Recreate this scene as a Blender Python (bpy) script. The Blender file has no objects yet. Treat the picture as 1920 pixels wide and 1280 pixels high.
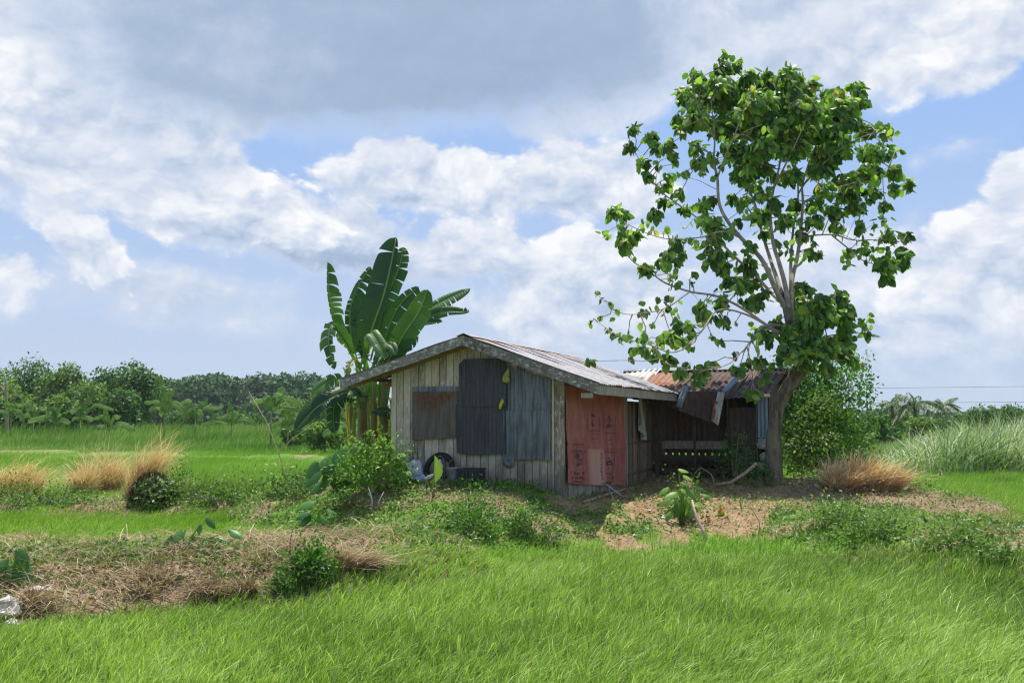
import bpy, math, random
import numpy as np
from math import radians as R, sin, cos, pi, atan, tan

scene = bpy.context.scene
# ------------------------------------------------------------------ camera
FPX = 1866.667            # focal length in photo pixels (35 mm on a 36 mm sensor, 1920 wide)
TH = atan(145.0 / FPX)    # pitch up
CAMZ = 2.2
cam_d = bpy.data.cameras.new('camera'); cam = bpy.data.objects.new('camera', cam_d)
scene.collection.objects.link(cam); scene.camera = cam
cam_d.lens = 35.0; cam_d.sensor_width = 36.0; cam_d.clip_end = 20000; cam_d.clip_start = 0.1
cam.location = (0, 0, CAMZ); cam.rotation_euler = (pi / 2 + TH, 0, 0)

def ray(px, py):
    dx = (px - 960.0) / FPX; dy = (640.0 - py) / FPX
    return np.array((dx, cos(TH) - dy * sin(TH), sin(TH) + dy * cos(TH)))
def at(px, py, Y):
    d = ray(px, py); t = Y / d[1]
    return np.array((d[0] * t, Y, CAMZ + d[2] * t))
def gr(px, py, z=0.0):                    # where the ray meets height z
    d = ray(px, py); t = (z - CAMZ) / d[2]
    return np.array((d[0] * t, d[1] * t, z))

# ------------------------------------------------------------------ light
SUN_EL, SUN_AZ = 74.0, 10.0               # azimuth clockwise from +Y
sd = bpy.data.lights.new('sun', 'SUN'); so = bpy.data.objects.new('sun', sd); scene.collection.objects.link(so)
sd.energy = 5.0; sd.angle = R(0.5); sd.color = (1.0, 0.955, 0.88)
so.rotation_euler = (-(pi / 2 - R(SUN_EL)) * -1, 0, 0)
_s = np.array((sin(R(SUN_AZ)) * cos(R(SUN_EL)), cos(R(SUN_AZ)) * cos(R(SUN_EL)), sin(R(SUN_EL))))
import mathutils
so.rotation_euler = mathutils.Vector(tuple(_s)).to_track_quat('Z', 'Y').to_euler()
scene.view_settings.view_transform = 'Standard'; scene.view_settings.look = 'None'
scene.view_settings.gamma = 1.0; scene.view_settings.exposure = 0.42
scene.view_settings.use_curve_mapping = False

# ------------------------------------------------------------------ sky with clouds, by direction
world = bpy.data.worlds.new('World'); scene.world = world; world.use_nodes = True
nt = world.node_tree; nt.nodes.clear()
class G:                                   # tiny node-graph writer
    def __init__(s, t): s.t = t
    def n(s, kind, **kw):
        nd = s.t.nodes.new(kind)
        for k, v in kw.items(): setattr(nd, k, v)
        return nd
    def link(s, a, b): s.t.links.new(a, b)
    def setin(s, sock, v):
        if isinstance(v, bpy.types.NodeSocket): s.t.links.new(v, sock)
        elif v is not None: sock.default_value = v
    def m(s, op, a, b=None, c=None, clamp=False):
        nd = s.n('ShaderNodeMath', operation=op, use_clamp=clamp)
        for i, v in enumerate((a, b, c)): s.setin(nd.inputs[i], v)
        return nd.outputs[0]
    def vm(s, op, a, b=None, sc=None):
        nd = s.n('ShaderNodeVectorMath', operation=op)
        s.setin(nd.inputs[0], a)
        if b is not None: s.setin(nd.inputs[1], b)
        if sc is not None: nd.inputs['Scale'].default_value = sc
        return nd.outputs[0]
    def noise(s, vec, scale, detail=4, rough=0.55, dist=0.0, out='Fac', dims='3D'):
        nd = s.n('ShaderNodeTexNoise'); nd.noise_dimensions = dims
        s.setin(nd.inputs['Vector'], vec); nd.inputs['Scale'].default_value = scale
        nd.inputs['Detail'].default_value = detail; nd.inputs['Roughness'].default_value = rough
        nd.inputs['Distortion'].default_value = dist
        return nd.outputs[out]
    def ramp(s, fac, stops, interp='LINEAR'):
        nd = s.n('ShaderNodeValToRGB'); cr = nd.color_ramp; cr.interpolation = interp
        while len(cr.elements) < len(stops): cr.elements.new(0.5)
        for e, (p, c) in zip(cr.elements, stops):
            e.position = p; e.color = tuple(c) + ((1.0,) if len(c) == 3 else ())
        s.setin(nd.inputs['Fac'], fac); return nd.outputs['Color']
    def sm(s, v, lo, hi, a=0.0, b=1.0):
        nd = s.n('ShaderNodeMapRange', interpolation_type='SMOOTHSTEP')
        s.setin(nd.inputs['Value'], v)
        nd.inputs['From Min'].default_value = lo; nd.inputs['From Max'].default_value = hi
        nd.inputs['To Min'].default_value = a; nd.inputs['To Max'].default_value = b
        return nd.outputs['Result']
    def mix(s, f, a, b, mode='MIX'):
        nd = s.n('ShaderNodeMix', data_type='RGBA', blend_type=mode)
        s.setin(nd.inputs['Factor'], f); 
        for k, v in ((6, a), (7, b)):
            if isinstance(v, bpy.types.NodeSocket): s.link(v, nd.inputs[k])
            else: nd.inputs[k].default_value = tuple(v) + ((1.0,) if len(v) == 3 else ())
        return nd.outputs[2]
g = G(nt)
def ae(px, py):
    d = ray(px, py); d = d / np.linalg.norm(d)
    return math.atan2(d[0], d[1]), math.asin(d[2])
tc = g.n('ShaderNodeTexCoord').outputs['Generated']
sep = g.n('ShaderNodeSeparateXYZ'); g.link(tc, sep.inputs[0])
AZ = g.m('ARCTAN2', sep.outputs[0], sep.outputs[1]); EL = g.m('ARCSINE', sep.outputs[2])
comb = g.n('ShaderNodeCombineXYZ'); g.link(AZ, comb.inputs[0]); g.link(EL, comb.inputs[1])
flat = comb.outputs[0]
stretch = g.vm('MULTIPLY', flat, (1.0, 1.45, 1.0))
nv = g.noise(stretch, 5.5, 7, 0.58, out='Color')
warp = g.vm('MULTIPLY', g.vm('SUBTRACT', nv, (0.5, 0.5, 0.5)), (0.12, 0.08, 0.0))
P = g.vm('ADD', flat, warp)
P2 = g.vm('ADD', flat, g.vm('SCALE', warp, sc=0.35))
def blob(vec, px, py, rx, ry, amp, rot=0.0):
    a, e = ae(px, py)
    k = 1 / FPX
    mp = g.n('ShaderNodeMapping', vector_type='TEXTURE')
    g.link(vec, mp.inputs['Vector'])
    mp.inputs['Location'].default_value = (a, e, 0)
    mp.inputs['Rotation'].default_value = (0, 0, R(rot))
    mp.inputs['Scale'].default_value = (rx * k, ry * k, 1)
    gt = g.n('ShaderNodeTexGradient', gradient_type='QUADRATIC_SPHERE'); g.link(mp.outputs[0], gt.inputs[0])
    return g.m('MULTIPLY', gt.outputs['Fac'], amp)
def total(vec, items):
    acc = None
    for it in items:
        b = blob(vec, *it)
        acc = b if acc is None else g.m('ADD', acc, b)
    return acc
# (px, py, rx, ry, amount, rotation)
fb = g.noise(g.vm('ADD', stretch, (3.1, 7.7, 0.0)), 4.2, 9, 0.60)
fb = g.m('MULTIPLY', g.m('SUBTRACT', fb, 0.5), 1.9)
def vor(vec, scale):
    nd = g.n('ShaderNodeTexVoronoi', feature='SMOOTH_F1'); nd.voronoi_dimensions = '2D'; g.link(vec, nd.inputs['Vector'])
    nd.inputs['Scale'].default_value = scale; nd.inputs['Smoothness'].default_value = .35
    nd.inputs['Detail'].default_value = 3.0; nd.inputs['Roughness'].default_value = .55; nd.inputs['Lacunarity'].default_value = 2.3
    return nd.outputs['Distance']
W2 = g.vm('ADD', stretch, g.vm('MULTIPLY', g.vm('SUBTRACT', nv, (0.5, 0.5, 0.5)), (0.09, 0.09, 0.0)))
bil = g.m('SUBTRACT', .42, vor(W2, 10.0)); bil_up = g.m('SUBTRACT', .42, vor(g.vm('ADD', W2, (-.006, .020, 0)), 10.0))
edge_n = g.m('ADD', g.m('MULTIPLY', fb, .50), g.m('MULTIPLY', bil, .80))
relief = g.m('ADD', g.m('MULTIPLY', g.m('SUBTRACT', bil, bil_up), .62), g.m('ADD', g.m('MULTIPLY', fb, .17), g.m('MULTIPLY', bil, .14)))
# clouds far to near: px, py, rx, ry, tilt, tone, tone rise towards the top, edge softness, opacity, relief strength
CLOUDS = [
    (300, 590, 620, 75, 0, .56, .08, 1.0, .70, .5), (900, 640, 700, 60, 0, .62, .05, 1.0, .5, .4), (1700, 690, 500, 60, 0, .64, .05, 1.0, .4, .3), (240, 612, 150, 34, 0, .72, .1, .6, .7, .6), (400, 608, 110, 30, 0, .72, .1, .6, .6, .6),
    (1500, 510, 330, 150, 0, .74, .12, .8, .85, .8), (1110, 550, 250, 160, 0, .70, .18, .30, .97, 1), (940, 580, 150, 75, 0, .72, .12, .4, .8, .9), (1085, 650, 95, 38, 0, .75, .1, .5, .7, .6),
    (1890, 560, 270, 190, 25, .70, .20, .28, .97, 1), (1750, 665, 90, 36, 0, .76, .1, .5, .8, .6), (1910, 350, 80, 100, 0, .80, .12, .3, .9, 1), (1790, 285, 130, 66, 8, .76, .12, .8, .8, .9), (1768, 232, 44, 28, 0, .78, .1, .7, .65, .6),
    (280, 540, 560, 95, 0, .48, .22, .8, .92, .6), (165, 490, 105, 95, -30, .80, .16, .25, .95, 1), (5, 525, 100, 100, 0, .76, .16, .3, .9, 1), (110, 395, 170, 58, 0, .72, .12, .5, .8, .8),
    (1080, 350, 240, 112, 0, .72, .16, .35, .97, 1), (800, 335, 320, 112, 0, .71, .16, .3, .97, 1), (860, 465, 190, 92, 0, .70, .18, .3, .95, .9), (600, 445, 470, 120, -7, .56, .34, .35, 1, .8), (420, 390, 285, 125, -5, .78, .18, .25, 1, 1.1),
    (1110, 205, 320, 100, 6, .70, .05, .7, .92, .6), (120, 270, 290, 125, -12, .68, .12, .4, .97, .9), (100, 150, 460, 260, 0, .66, .04, .5, 1, .7), (330, 235, 255, 105, -16, .56, .26, .45, 1, .8), (20, 190, 130, 140, 0, .84, .1, .5, .9, .9), (440, 60, 480, 170, 0, .48, .05, 1.0, .95, .4),
    (1650, 20, 620, 190, 0, .66, -.02, .45, 1, .7), (1830, 100, 230, 105, 0, .72, -.02, .35, .95, .8), (1300, 40, 420, 170, 0, .54, .0, 1.0, .95, .5),
    (740, 100, 720, 235, 2, .20, -.04, 1.0, 1, .16), (900, 130, 470, 165, 4, .13, .0, 1.3, .8, .12), (420, 90, 330, 120, -14, .34, .0, 1.2, .7, .2)]
def fmix(f, a_, b_):
    nd = g.n('ShaderNodeMix', data_type='FLOAT'); g.link(f, nd.inputs[0])
    for k_, v_ in ((2, a_), (3, b_)):
        if isinstance(v_, bpy.types.NodeSocket): g.link(v_, nd.inputs[k_])
        else: nd.inputs[k_].default_value = v_
    return nd.outputs[0]
lum, cover = 0.7, 0.0
for (px_, py_, rx_, ry_, rot_, tone, rise, soft, opac, rst) in CLOUDS:
    a_, e_ = ae(px_, py_)
    mp = g.n('ShaderNodeMapping', vector_type='TEXTURE'); g.link(P2, mp.inputs['Vector'])
    mp.inputs['Location'].default_value = (a_, e_, 0); mp.inputs['Rotation'].default_value = (0, 0, R(rot_)); mp.inputs['Scale'].default_value = (rx_ / FPX, ry_ / FPX, 1)
    ln = g.n('ShaderNodeVectorMath', operation='LENGTH'); g.link(mp.outputs[0], ln.inputs[0])
    k_ = ry_ / 75.0
    arg = g.m('ADD', g.m('MULTIPLY_ADD', ln.outputs['Value'], -k_, k_), g.m('MULTIPLY', edge_n, min(1, .45 + k_ * .4)))
    sy = g.n('ShaderNodeSeparateXYZ'); g.link(mp.outputs[0], sy.inputs[0])
    arg = g.m('MULTIPLY', arg, g.sm(sy.outputs[1], -.9, .1, .45, 1.0))        # ragged, softer undersides
    msk = g.sm(arg, 0.0, soft, 0.0, opac)
    L_ = g.m('ADD', g.m('MULTIPLY_ADD', sy.outputs[1], rise, tone), g.m('MULTIPLY', relief, rst))
    lum = fmix(msk, lum, L_); cover = fmix(msk, cover, 1.0)
# elsewhere on the sky dome: scattered fair-weather cloud
away = g.m('MAXIMUM', g.sm(g.m('ABSOLUTE', AZ), .62, .85), g.sm(EL, .58, .75)); gen = g.sm(g.m('ADD', fb, g.m('MULTIPLY', bil, .6)), -.25, .15)
cover = fmix(away, cover, gen); lum = fmix(away, lum, g.m('ADD', .68, relief))
CL = 0.76
cc = g.ramp(lum, [(0.0, (.30, .41, .57)), (0.2, (.38, .49, .66)), (0.45, (.55, .64, .80)), (0.65, (.70, .76, .87)), (0.82, (.84, .87, .93)), (1.0, (.97, .97, .99))])
sky = g.n('ShaderNodeTexSky', sky_type='NISHITA'); sky.sun_disc = False
sky.sun_elevation = R(SUN_EL); sky.sun_rotation = R(SUN_AZ); sky.altitude = 30; sky.air_density = 1.0; sky.dust_density = 0.3; sky.ozone_density = 3.0
bg0 = g.n('ShaderNodeBackground'); g.link(sky.outputs[0], bg0.inputs[0]); bg0.inputs[1].default_value = 0.12
# pale blue air low over the horizon
bgh = g.n('ShaderNodeBackground'); g.link(g.ramp(g.sm(EL, 0.0, 0.42), [(0, (.52, .62, .79)), (.35, (.44, .58, .84)), (1, (.29, .48, .88))]), bgh.inputs[0]); bgh.inputs[1].default_value = 0.77
bg1m = g.n('ShaderNodeMixShader'); g.link(g.sm(EL, 0.15, 0.75, 0.95, 0.2), bg1m.inputs[0]); g.link(bg0.outputs[0], bg1m.inputs[1]); g.link(bgh.outputs[0], bg1m.inputs[2])
bg1 = bg1m
bg2 = g.n('ShaderNodeBackground'); g.link(cc, bg2.inputs[0]); g.link(g.m('MULTIPLY_ADD', away, .75 * CL, CL), bg2.inputs[1])        # unseen clouds outside the view, brightened to lift the fill light
# clouds thin out into the haze near the horizon and stop below it
lowf = g.sm(EL, 0.005, 0.13, 0.08, 1.0)
fac = g.m('MULTIPLY', g.m('MULTIPLY', cover, lowf), g.m('GREATER_THAN', EL, -0.02))
mx = g.n('ShaderNodeMixShader'); g.link(fac, mx.inputs[0]); g.link(bg1.outputs[0], mx.inputs[1]); g.link(bg2.outputs[0], mx.inputs[2])
wo = g.n('ShaderNodeOutputWorld'); g.link(mx.outputs[0], wo.inputs[0])
world.cycles.sampling_method = 'MANUAL'; world.cycles.sample_map_resolution = 512
scene.cycles.max_bounces = 8; scene.cycles.transparent_max_bounces = 8
scene.cycles.diffuse_bounces = 3; scene.cycles.glossy_bounces = 2; scene.cycles.transmission_bounces = 4; scene.cycles.volume_bounces = 0
scene.cycles.use_denoising = True; scene.cycles.denoising_prefilter = 'NONE'; scene.cycles.filter_width = 1.2
# ------------------------------------------------------------------ materials
MATS = {}
def newmat(name):
    m = bpy.data.materials.new(name); m.use_nodes = True; m.node_tree.nodes.clear(); MATS[name] = m
    q = G(m.node_tree); return m, q
def finish(q, col, rough=0.7, spec=0.3, transl=0.0, tcol=None, metal=0.0, bump=None, bstr=0.3, bdist=0.01):
    pb = q.n('ShaderNodeBsdfPrincipled')
    q.setin(pb.inputs['Base Color'], col if isinstance(col, bpy.types.NodeSocket) else tuple(col) + (1,))
    q.setin(pb.inputs['Roughness'], rough); pb.inputs['Specular IOR Level'].default_value = spec
    q.setin(pb.inputs['Metallic'], metal)
    if bump is not None:
        b = q.n('ShaderNodeBump'); b.inputs['Strength'].default_value = bstr; b.inputs['Distance'].default_value = bdist
        q.link(bump, b.inputs['Height']); q.link(b.outputs[0], pb.inputs['Normal'])
    out = q.n('ShaderNodeOutputMaterial'); sh = pb.outputs[0]
    if transl > 0:
        tr = q.n('ShaderNodeBsdfTranslucent'); q.setin(tr.inputs[0], tcol if tcol is not None else col)
        ms = q.n('ShaderNodeMixShader'); ms.inputs[0].default_value = transl
        q.link(sh, ms.inputs[1]); q.link(tr.outputs[0], ms.inputs[2]); sh = ms.outputs[0]
    q.link(sh, out.inputs[0])
def attr(q, name, out='Fac'):
    a = q.n('ShaderNodeAttribute'); a.attribute_name = name; return a.outputs[out]
def foliage(name, stops, rough=0.45, spec=0.35, transl=0.35, tboost=1.7, nscale=0.5):
    m, q = newmat(name)
    geo = q.n('ShaderNodeNewGeometry').outputs['Position']
    f = q.m('ADD', attr(q, 'var'), q.m('MULTIPLY', q.m('SUBTRACT', q.noise(geo, nscale, 3), 0.5), 0.7), clamp=True)
    c = q.ramp(f, stops)
    tc_ = q.vm('MULTIPLY', c, (tboost * 1.05, tboost * 1.15, tboost * .55))
    finish(q, c, rough, spec, transl, tc_)
    return m
foliage('rice', [(0, (.115, .185, .035)), (.3, (.195, .32, .052)), (.65, (.295, .445, .082)), (1, (.48, .58, .20))], .5, .3, .35, 1.35, .35)
foliage('field_grass', [(0, (.10, .20, .025)), (.5, (.20, .35, .04)), (1, (.32, .44, .09))], .6, .2, .3, 1.3, .12)
foliage('tall_grass', [(0, (.08, .17, .03)), (.5, (.17, .29, .06)), (1, (.33, .40, .14))], .6, .2, .3, 1.3, .1)
foliage('weed_leaf', [(0, (.05, .10, .02)), (.5, (.12, .215, .04)), (1, (.27, .36, .10))], .5, .3, .3, 1.5, .8)
foliage('bush_leaf', [(0, (.03, .085, .014)), (.5, (.07, .18, .022)), (1, (.15, .29, .04))], .45, .35, .35, 1.7, .7)
foliage('shrub_light', [(0, (.06, .14, .02)), (.5, (.13, .26, .03)), (1, (.24, .38, .06))], .45, .35, .38, 1.6, .7)
foliage('broad_leaf', [(0, (.035, .085, .02)), (.35, (.085, .19, .03)), (.65, (.175, .31, .048)), (.95, (.30, .43, .08)), (1, (.46, .38, .08))], .46, .42, .42, 1.6, .9)
foliage('taro_leaf', [(0, (.025, .08, .02)), (.5, (.05, .15, .03)), (1, (.10, .24, .045))], .42, .4, .3, 1.7, .9)
foliage('tree_near', [(0, (.03, .075, .014)), (.5, (.07, .155, .025)), (1, (.16, .26, .05))], .5, .25, .35, 1.5, .22)
foliage('tree_far', [(0, (.03, .07, .024)), (.5, (.055, .12, .03)), (1, (.11, .175, .05))], .6, .2, .25, 1.3, .06)
foliage('tree_olive', [(0, (.06, .12, .02)), (.5, (.13, .22, .035)), (1, (.24, .32, .07))], .5, .25, .35, 1.4, .22)
foliage('reed', [(0, (.10, .19, .05)), (.4, (.24, .33, .13)), (.8, (.50, .54, .36)), (1, (.72, .72, .58))], .6, .2, .3, 1.2, .25)
foliage('straw', [(0, (.12, .08, .045)), (.45, (.32, .215, .13)), (1, (.62, .50, .34))], .7, .15, .2, 1.1, 1.5)
foliage('dead_grass', [(0, (.28, .13, .06)), (.3, (.52, .29, .15)), (.6, (.70, .48, .27)), (1, (.92, .78, .54))], .7, .15, .25, 1.1, 1.2)
foliage('clod', [(0, (.18, .12, .07)), (.5, (.30, .21, .13)), (1, (.42, .33, .22))], .9, .05, .01, 1.0, 2.0)
foliage('mat_straw', [(0, (.05, .032, .02)), (.5, (.13, .085, .05)), (1, (.26, .18, .11))], .8, .1, .1, 1.0, 1.5)
foliage('banana_far', [(0, (.04, .09, .018)), (.5, (.08, .165, .03)), (1, (.19, .27, .07))], .6, .12, .35, 1.3, .3)
foliage('palm_leaf', [(0, (.045, .09, .03)), (.5, (.10, .16, .06)), (1, (.20, .25, .11))], .5, .3, .2, 1.2, .3)

def banana_mat(name, stops, tb):
    m, q = newmat(name)
    geo = q.n('ShaderNodeNewGeometry').outputs['Position']
    f = q.m('ADD', attr(q, 'var'), q.m('MULTIPLY', q.m('SUBTRACT', q.noise(geo, 1.2, 3), .5), .5), clamp=True)
    c = q.ramp(f, stops)
    ribs = q.m('SINE', q.m('MULTIPLY', attr(q, 'along'), 260.0))
    c2 = q.mix(q.m('MULTIPLY', q.sm(attr(q, 'mid'), .80, .98), .9), c, (.28, .36, .12))
    finish(q, c2, 0.42, .35, .26, q.vm('MULTIPLY', c2, (tb * 1.2, tb * 1.3, tb * .35)), bump=ribs, bstr=.35, bdist=.004)
banana_mat('banana_leaf', [(0, (.013, .045, .013)), (.5, (.028, .088, .02)), (.9, (.085, .19, .035)), (1, (.45, .34, .08))], 1.5)

m, q = newmat('bark')
geo = q.n('ShaderNodeNewGeometry').outputs['Position']
n1 = q.noise(q.vm('MULTIPLY', geo, (1, 1, .35)), 9, 6, .65); n2 = q.noise(geo, 2.0, 4)
c = q.mix(q.sm(n2, .45, .65), q.ramp(n1, [(.3, (.04, .03, .02)), (.5, (.115, .09, .062)), (.72, (.26, .215, .16))]), (.17, .16, .10))
finish(q, c, .85, .15, bump=n1, bstr=.8, bdist=.03)
m, q = newmat('twig_bark')
finish(q, q.ramp(q.noise(q.n('ShaderNodeNewGeometry').outputs['Position'], 6, 4), [(.3, (.22, .18, .125)), (.7, (.44, .37, .27))]), .8, .15)
m, q = newmat('banana_stem')
geo = q.n('ShaderNodeNewGeometry').outputs['Position']
n1 = q.noise(q.vm('MULTIPLY', geo, (3, 3, .4)), 4, 5, .6)
finish(q, q.ramp(n1, [(.25, (.12, .07, .03)), (.42, (.24, .15, .06)), (.52, (.16, .20, .06)), (.75, (.26, .34, .12))]), .6, .3, bump=n1, bstr=.4)

def wood(name, stops, flake=(.52, .50, .45), flake_amt=.5, dirt=(.05, .055, .045), zlow=None, hflake=False):
    m, q = newmat(name)
    geo = q.n('ShaderNodeNewGeometry').outputs['Position']
    f = attr(q, 'var')
    off = q.n('ShaderNodeCombineXYZ'); q.link(q.m('MULTIPLY', f, 37.0), off.inputs[2])
    v = q.vm('MULTIPLY', q.vm('ADD', geo, off.outputs[0]), (1, 1, .10))
    grain = q.noise(v, 34, 7, .65)
    broad = q.noise(q.vm('MULTIPLY', geo, (1, 1, .45)), 2.2, 5, .6)
    k = q.m('ADD', q.m('MULTIPLY', grain, .55), q.m('ADD', q.m('MULTIPLY', broad, .35), q.m('MULTIPLY', f, .28)))
    c = q.ramp(k, stops)
    fl = q.noise(q.vm('MULTIPLY', q.vm('ADD', geo, off.outputs[0]), (.35, .35, 1.0) if hflake else (1, 1, .30)), 26, 6, .7)
    zs = q.n('ShaderNodeSeparateXYZ'); q.link(geo, zs.inputs[0])
    famt = flake_amt
    flm = q.m('MULTIPLY', q.sm(fl, .53, .62), flake_amt)
    c = q.mix(flm, c, flake)
    if zlow:                                       # damp, mossy stain rising from the ground
        dm = q.sm(q.m('ADD', zs.outputs[2], q.m('MULTIPLY', broad, 1.3)), zlow[0], zlow[1], .8, 0.0)
        c = q.mix(dm, c, dirt)
    knots = q.noise(geo, 9, 2)
    c = q.mix(q.sm(knots, .68, .76, 0, .6), c, (.05, .045, .04))
    finish(q, c, .85, .12, bump=grain, bstr=.7, bdist=.006)
wood('gable_wood', [(.36, (.12, .09, .064)), (.50, (.35, .28, .20)), (.66, (.57, .475, .35)), (.88, (.66, .58, .455))], (.66, .64, .60), .75, (.11, .108, .095), (1.5, 2.5))
wood('grey_wood', [(.35, (.075, .064, .05)), (.55, (.225, .195, .15)), (.8, (.42, .375, .295))], (.5, .49, .45), .35)
wood('fascia_wood', [(.36, (.06, .052, .042)), (.55, (.19, .17, .14)), (.8, (.36, .33, .27))], (.62, .60, .55), .85, hflake=True)
wood('rafter_wood', [(.38, (.12, .07, .035)), (.6, (.28, .17, .09)), (.85, (.42, .28, .16))], (.4, .3, .2), .1)
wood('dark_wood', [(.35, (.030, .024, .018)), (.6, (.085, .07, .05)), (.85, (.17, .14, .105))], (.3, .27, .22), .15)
wood('bamboo', [(.35, (.05, .038, .026)), (.6, (.15, .115, .075)), (.85, (.30, .24, .165))], (.35, .33, .26), .2)

def metal(name, base, light, rust=(.20, .075, .03), rust_lo=.55, rust_hi=.68, top_rust=None, rough=.5, met=.4, dark=(.03, .03, .03), dk=0.3):
    m, q = newmat(name)
    geo = q.n('ShaderNodeNewGeometry').outputs['Position']
    st = q.noise(q.vm('MULTIPLY', geo, (1, 1, .12)), 14, 6, .6)
    lg = q.noise(geo, 1.7, 5, .6); fi = q.noise(geo, 22, 6, .65)
    c = q.mix(q.sm(st, .35, .68), base, light)
    c = q.mix(q.sm(q.m('ADD', q.m('MULTIPLY', st, .5), q.m('MULTIPLY', fi, .5)), .54, .66, 0, dk), c, dark)
    rk = q.m('ADD', q.m('MULTIPLY', lg, .6), q.m('MULTIPLY', st, .4))
    if top_rust is not None:
        rk = q.m('ADD', rk, q.m('MULTIPLY', attr(q, 'rust'), top_rust))
    rc = q.mix(q.sm(fi, .35, .65), rust, tuple(min(1, x * 2.1) for x in rust))
    rmask = q.sm(rk, rust_lo, rust_hi)
    c = q.mix(rmask, c, rc)
    finish(q, c, q.m('ADD', rough, q.m('MULTIPLY', rmask, .3)), .4, metal=q.m('MULTIPLY', q.m('SUBTRACT', 1.0, rmask), met), bump=fi, bstr=.15, bdist=.004)
metal('roof_tin', (.23, .22, .22), (.36, .35, .35), (.20, .10, .065), .66, .84, .28, .72, .05, (.30, .25, .22), .5)
metal('shed_roof_tin', (.065, .042, .032), (.125, .082, .06), (.06, .03, .02), .46, .60, 0, .7, .15, (.03, .022, .02), .5)  # rusty brown, darkened further in the colour to stand for tree shade
metal('orange_tin', (.20, .09, .05), (.32, .16, .09), (.22, .08, .035), .5, .62, 0, .7, .1)
metal('pale_tin', (.34, .33, .31), (.55, .54, .50), (.16, .09, .06), .54, .62, 0, .5, .3, (.05, .045, .04), .8)
metal('blue_tin', (.09, .10, .108), (.215, .24, .255), (.09, .06, .045), .66, .8, 0, .45, .35, (.035, .045, .055), .6)
metal('light_blue_tin', (.14, .20, .25), (.27, .34, .40), (.2, .1, .05), .64, .8, 0, .5, .2, (.08, .10, .12), .4)
metal('dark_tin', (.045, .045, .048), (.085, .085, .088), (.06, .035, .025), .66, .8, 0, .55, .25, (.02, .02, .02), .6)
metal('rusty_tin', (.10, .09, .07), (.20, .175, .135), (.095, .045, .024), .50, .70, .13, .65, .15, (.035, .03, .025), .7)
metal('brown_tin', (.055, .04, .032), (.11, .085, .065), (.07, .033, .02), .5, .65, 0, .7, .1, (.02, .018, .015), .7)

def plain(name, col, rough=.6, spec=.4, var=.12, scale=12, transl=0, metal_=0.0, bstr=.2):
    m, q = newmat(name)
    geo = q.n('ShaderNodeNewGeometry').outputs['Position']
    n = q.noise(geo, scale, 5, .6)
    lo = tuple(x * (1 - var * 2) for x in col); hi = tuple(min(1, x * (1 + var)) for x in col)
    finish(q, q.ramp(n, [(.3, lo), (.7, hi)]), rough, spec, transl, metal=metal_, bump=n, bstr=bstr, bdist=.01)
plain('black_plastic', (.018, .020, .026), .4, .5, .2)
plain('black_rubber', (.02, .019, .018), .7, .3, .2)
plain('steel', (.42, .45, .48), .25, .5, .15, 9, 0, .85)
plain('white_sack', (.55, .57, .66), .75, .2, .10, 7, .1)
plain('blue_bag', (.42, .60, .78), .5, .35, .2, 14, .15)
plain('lilac_bag', (.42, .44, .60), .5, .35, .25, 18, .15)
plain('grey_bucket', (.30, .29, .26), .7, .25, .25, 9)
plain('yellow_bag', (.50, .52, .10), .45, .4, .2, 20, .35)
plain('yellow_paint', (.62, .52, .05), .5, .4, .1, 20, .2)
plain('cloth_pale', (.42, .41, .36), .85, .1, .12, 12, .3)
plain('pvc', (.42, .42, .43), .5, .4, .2, 10)
plain('rock_white', (.62, .58, .52), .85, .15, .25, 10, bstr=.9)
plain('litter_white', (.75, .76, .78), .6, .3, .08, 30)
plain('orange_litter', (.62, .20, .03), .5, .3, .15, 30)
plain('stick', (.34, .27, .19), .8, .15, .25, 14)
plain('dead_branch', (.52, .40, .29), .8, .15, .2, 14)
plain('ink', (.10, .055, .08), .7, .2, .4, 16)
plain('wire', (.10, .10, .11), .6, .2, .1)
plain('rope_orange', (.60, .15, .06), .6, .3, .15)
plain('stone_grey', (.40, .39, .36), .85, .15, .3, 7, bstr=.9)
plain('concrete_dark', (.24, .22, .20), .9, .1, .2, 5)

m, q = newmat('red_tarp')
geo = q.n('ShaderNodeNewGeometry').outputs['Position']
w1 = q.noise(q.vm('MULTIPLY', geo, (1, 1, .5)), 3.0, 5, .6); w2 = q.noise(geo, 30, 5, .65)
c = q.ramp(w1, [(.3, (.23, .06, .042)), (.5, (.36, .10, .072)), (.72, (.44, .18, .135))])
c = q.mix(q.m('MULTIPLY', q.sm(w2, .5, .68), .45), c, (.56, .27, .21))
c = q.mix(q.m('MULTIPLY', attr(q, 'rust'), .75), c, (.58, .36, .27))
c = q.mix(q.sm(w2, .66, .78, 0, .6), c, (.14, .05, .05))
finish(q, c, .55, .35, .12, q.vm('MULTIPLY', c, (1.2, .8, .7)), bump=q.noise(q.vm('MULTIPLY', geo, (1, 1, .7)), 12, 5), bstr=.5, bdist=.02)

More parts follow.
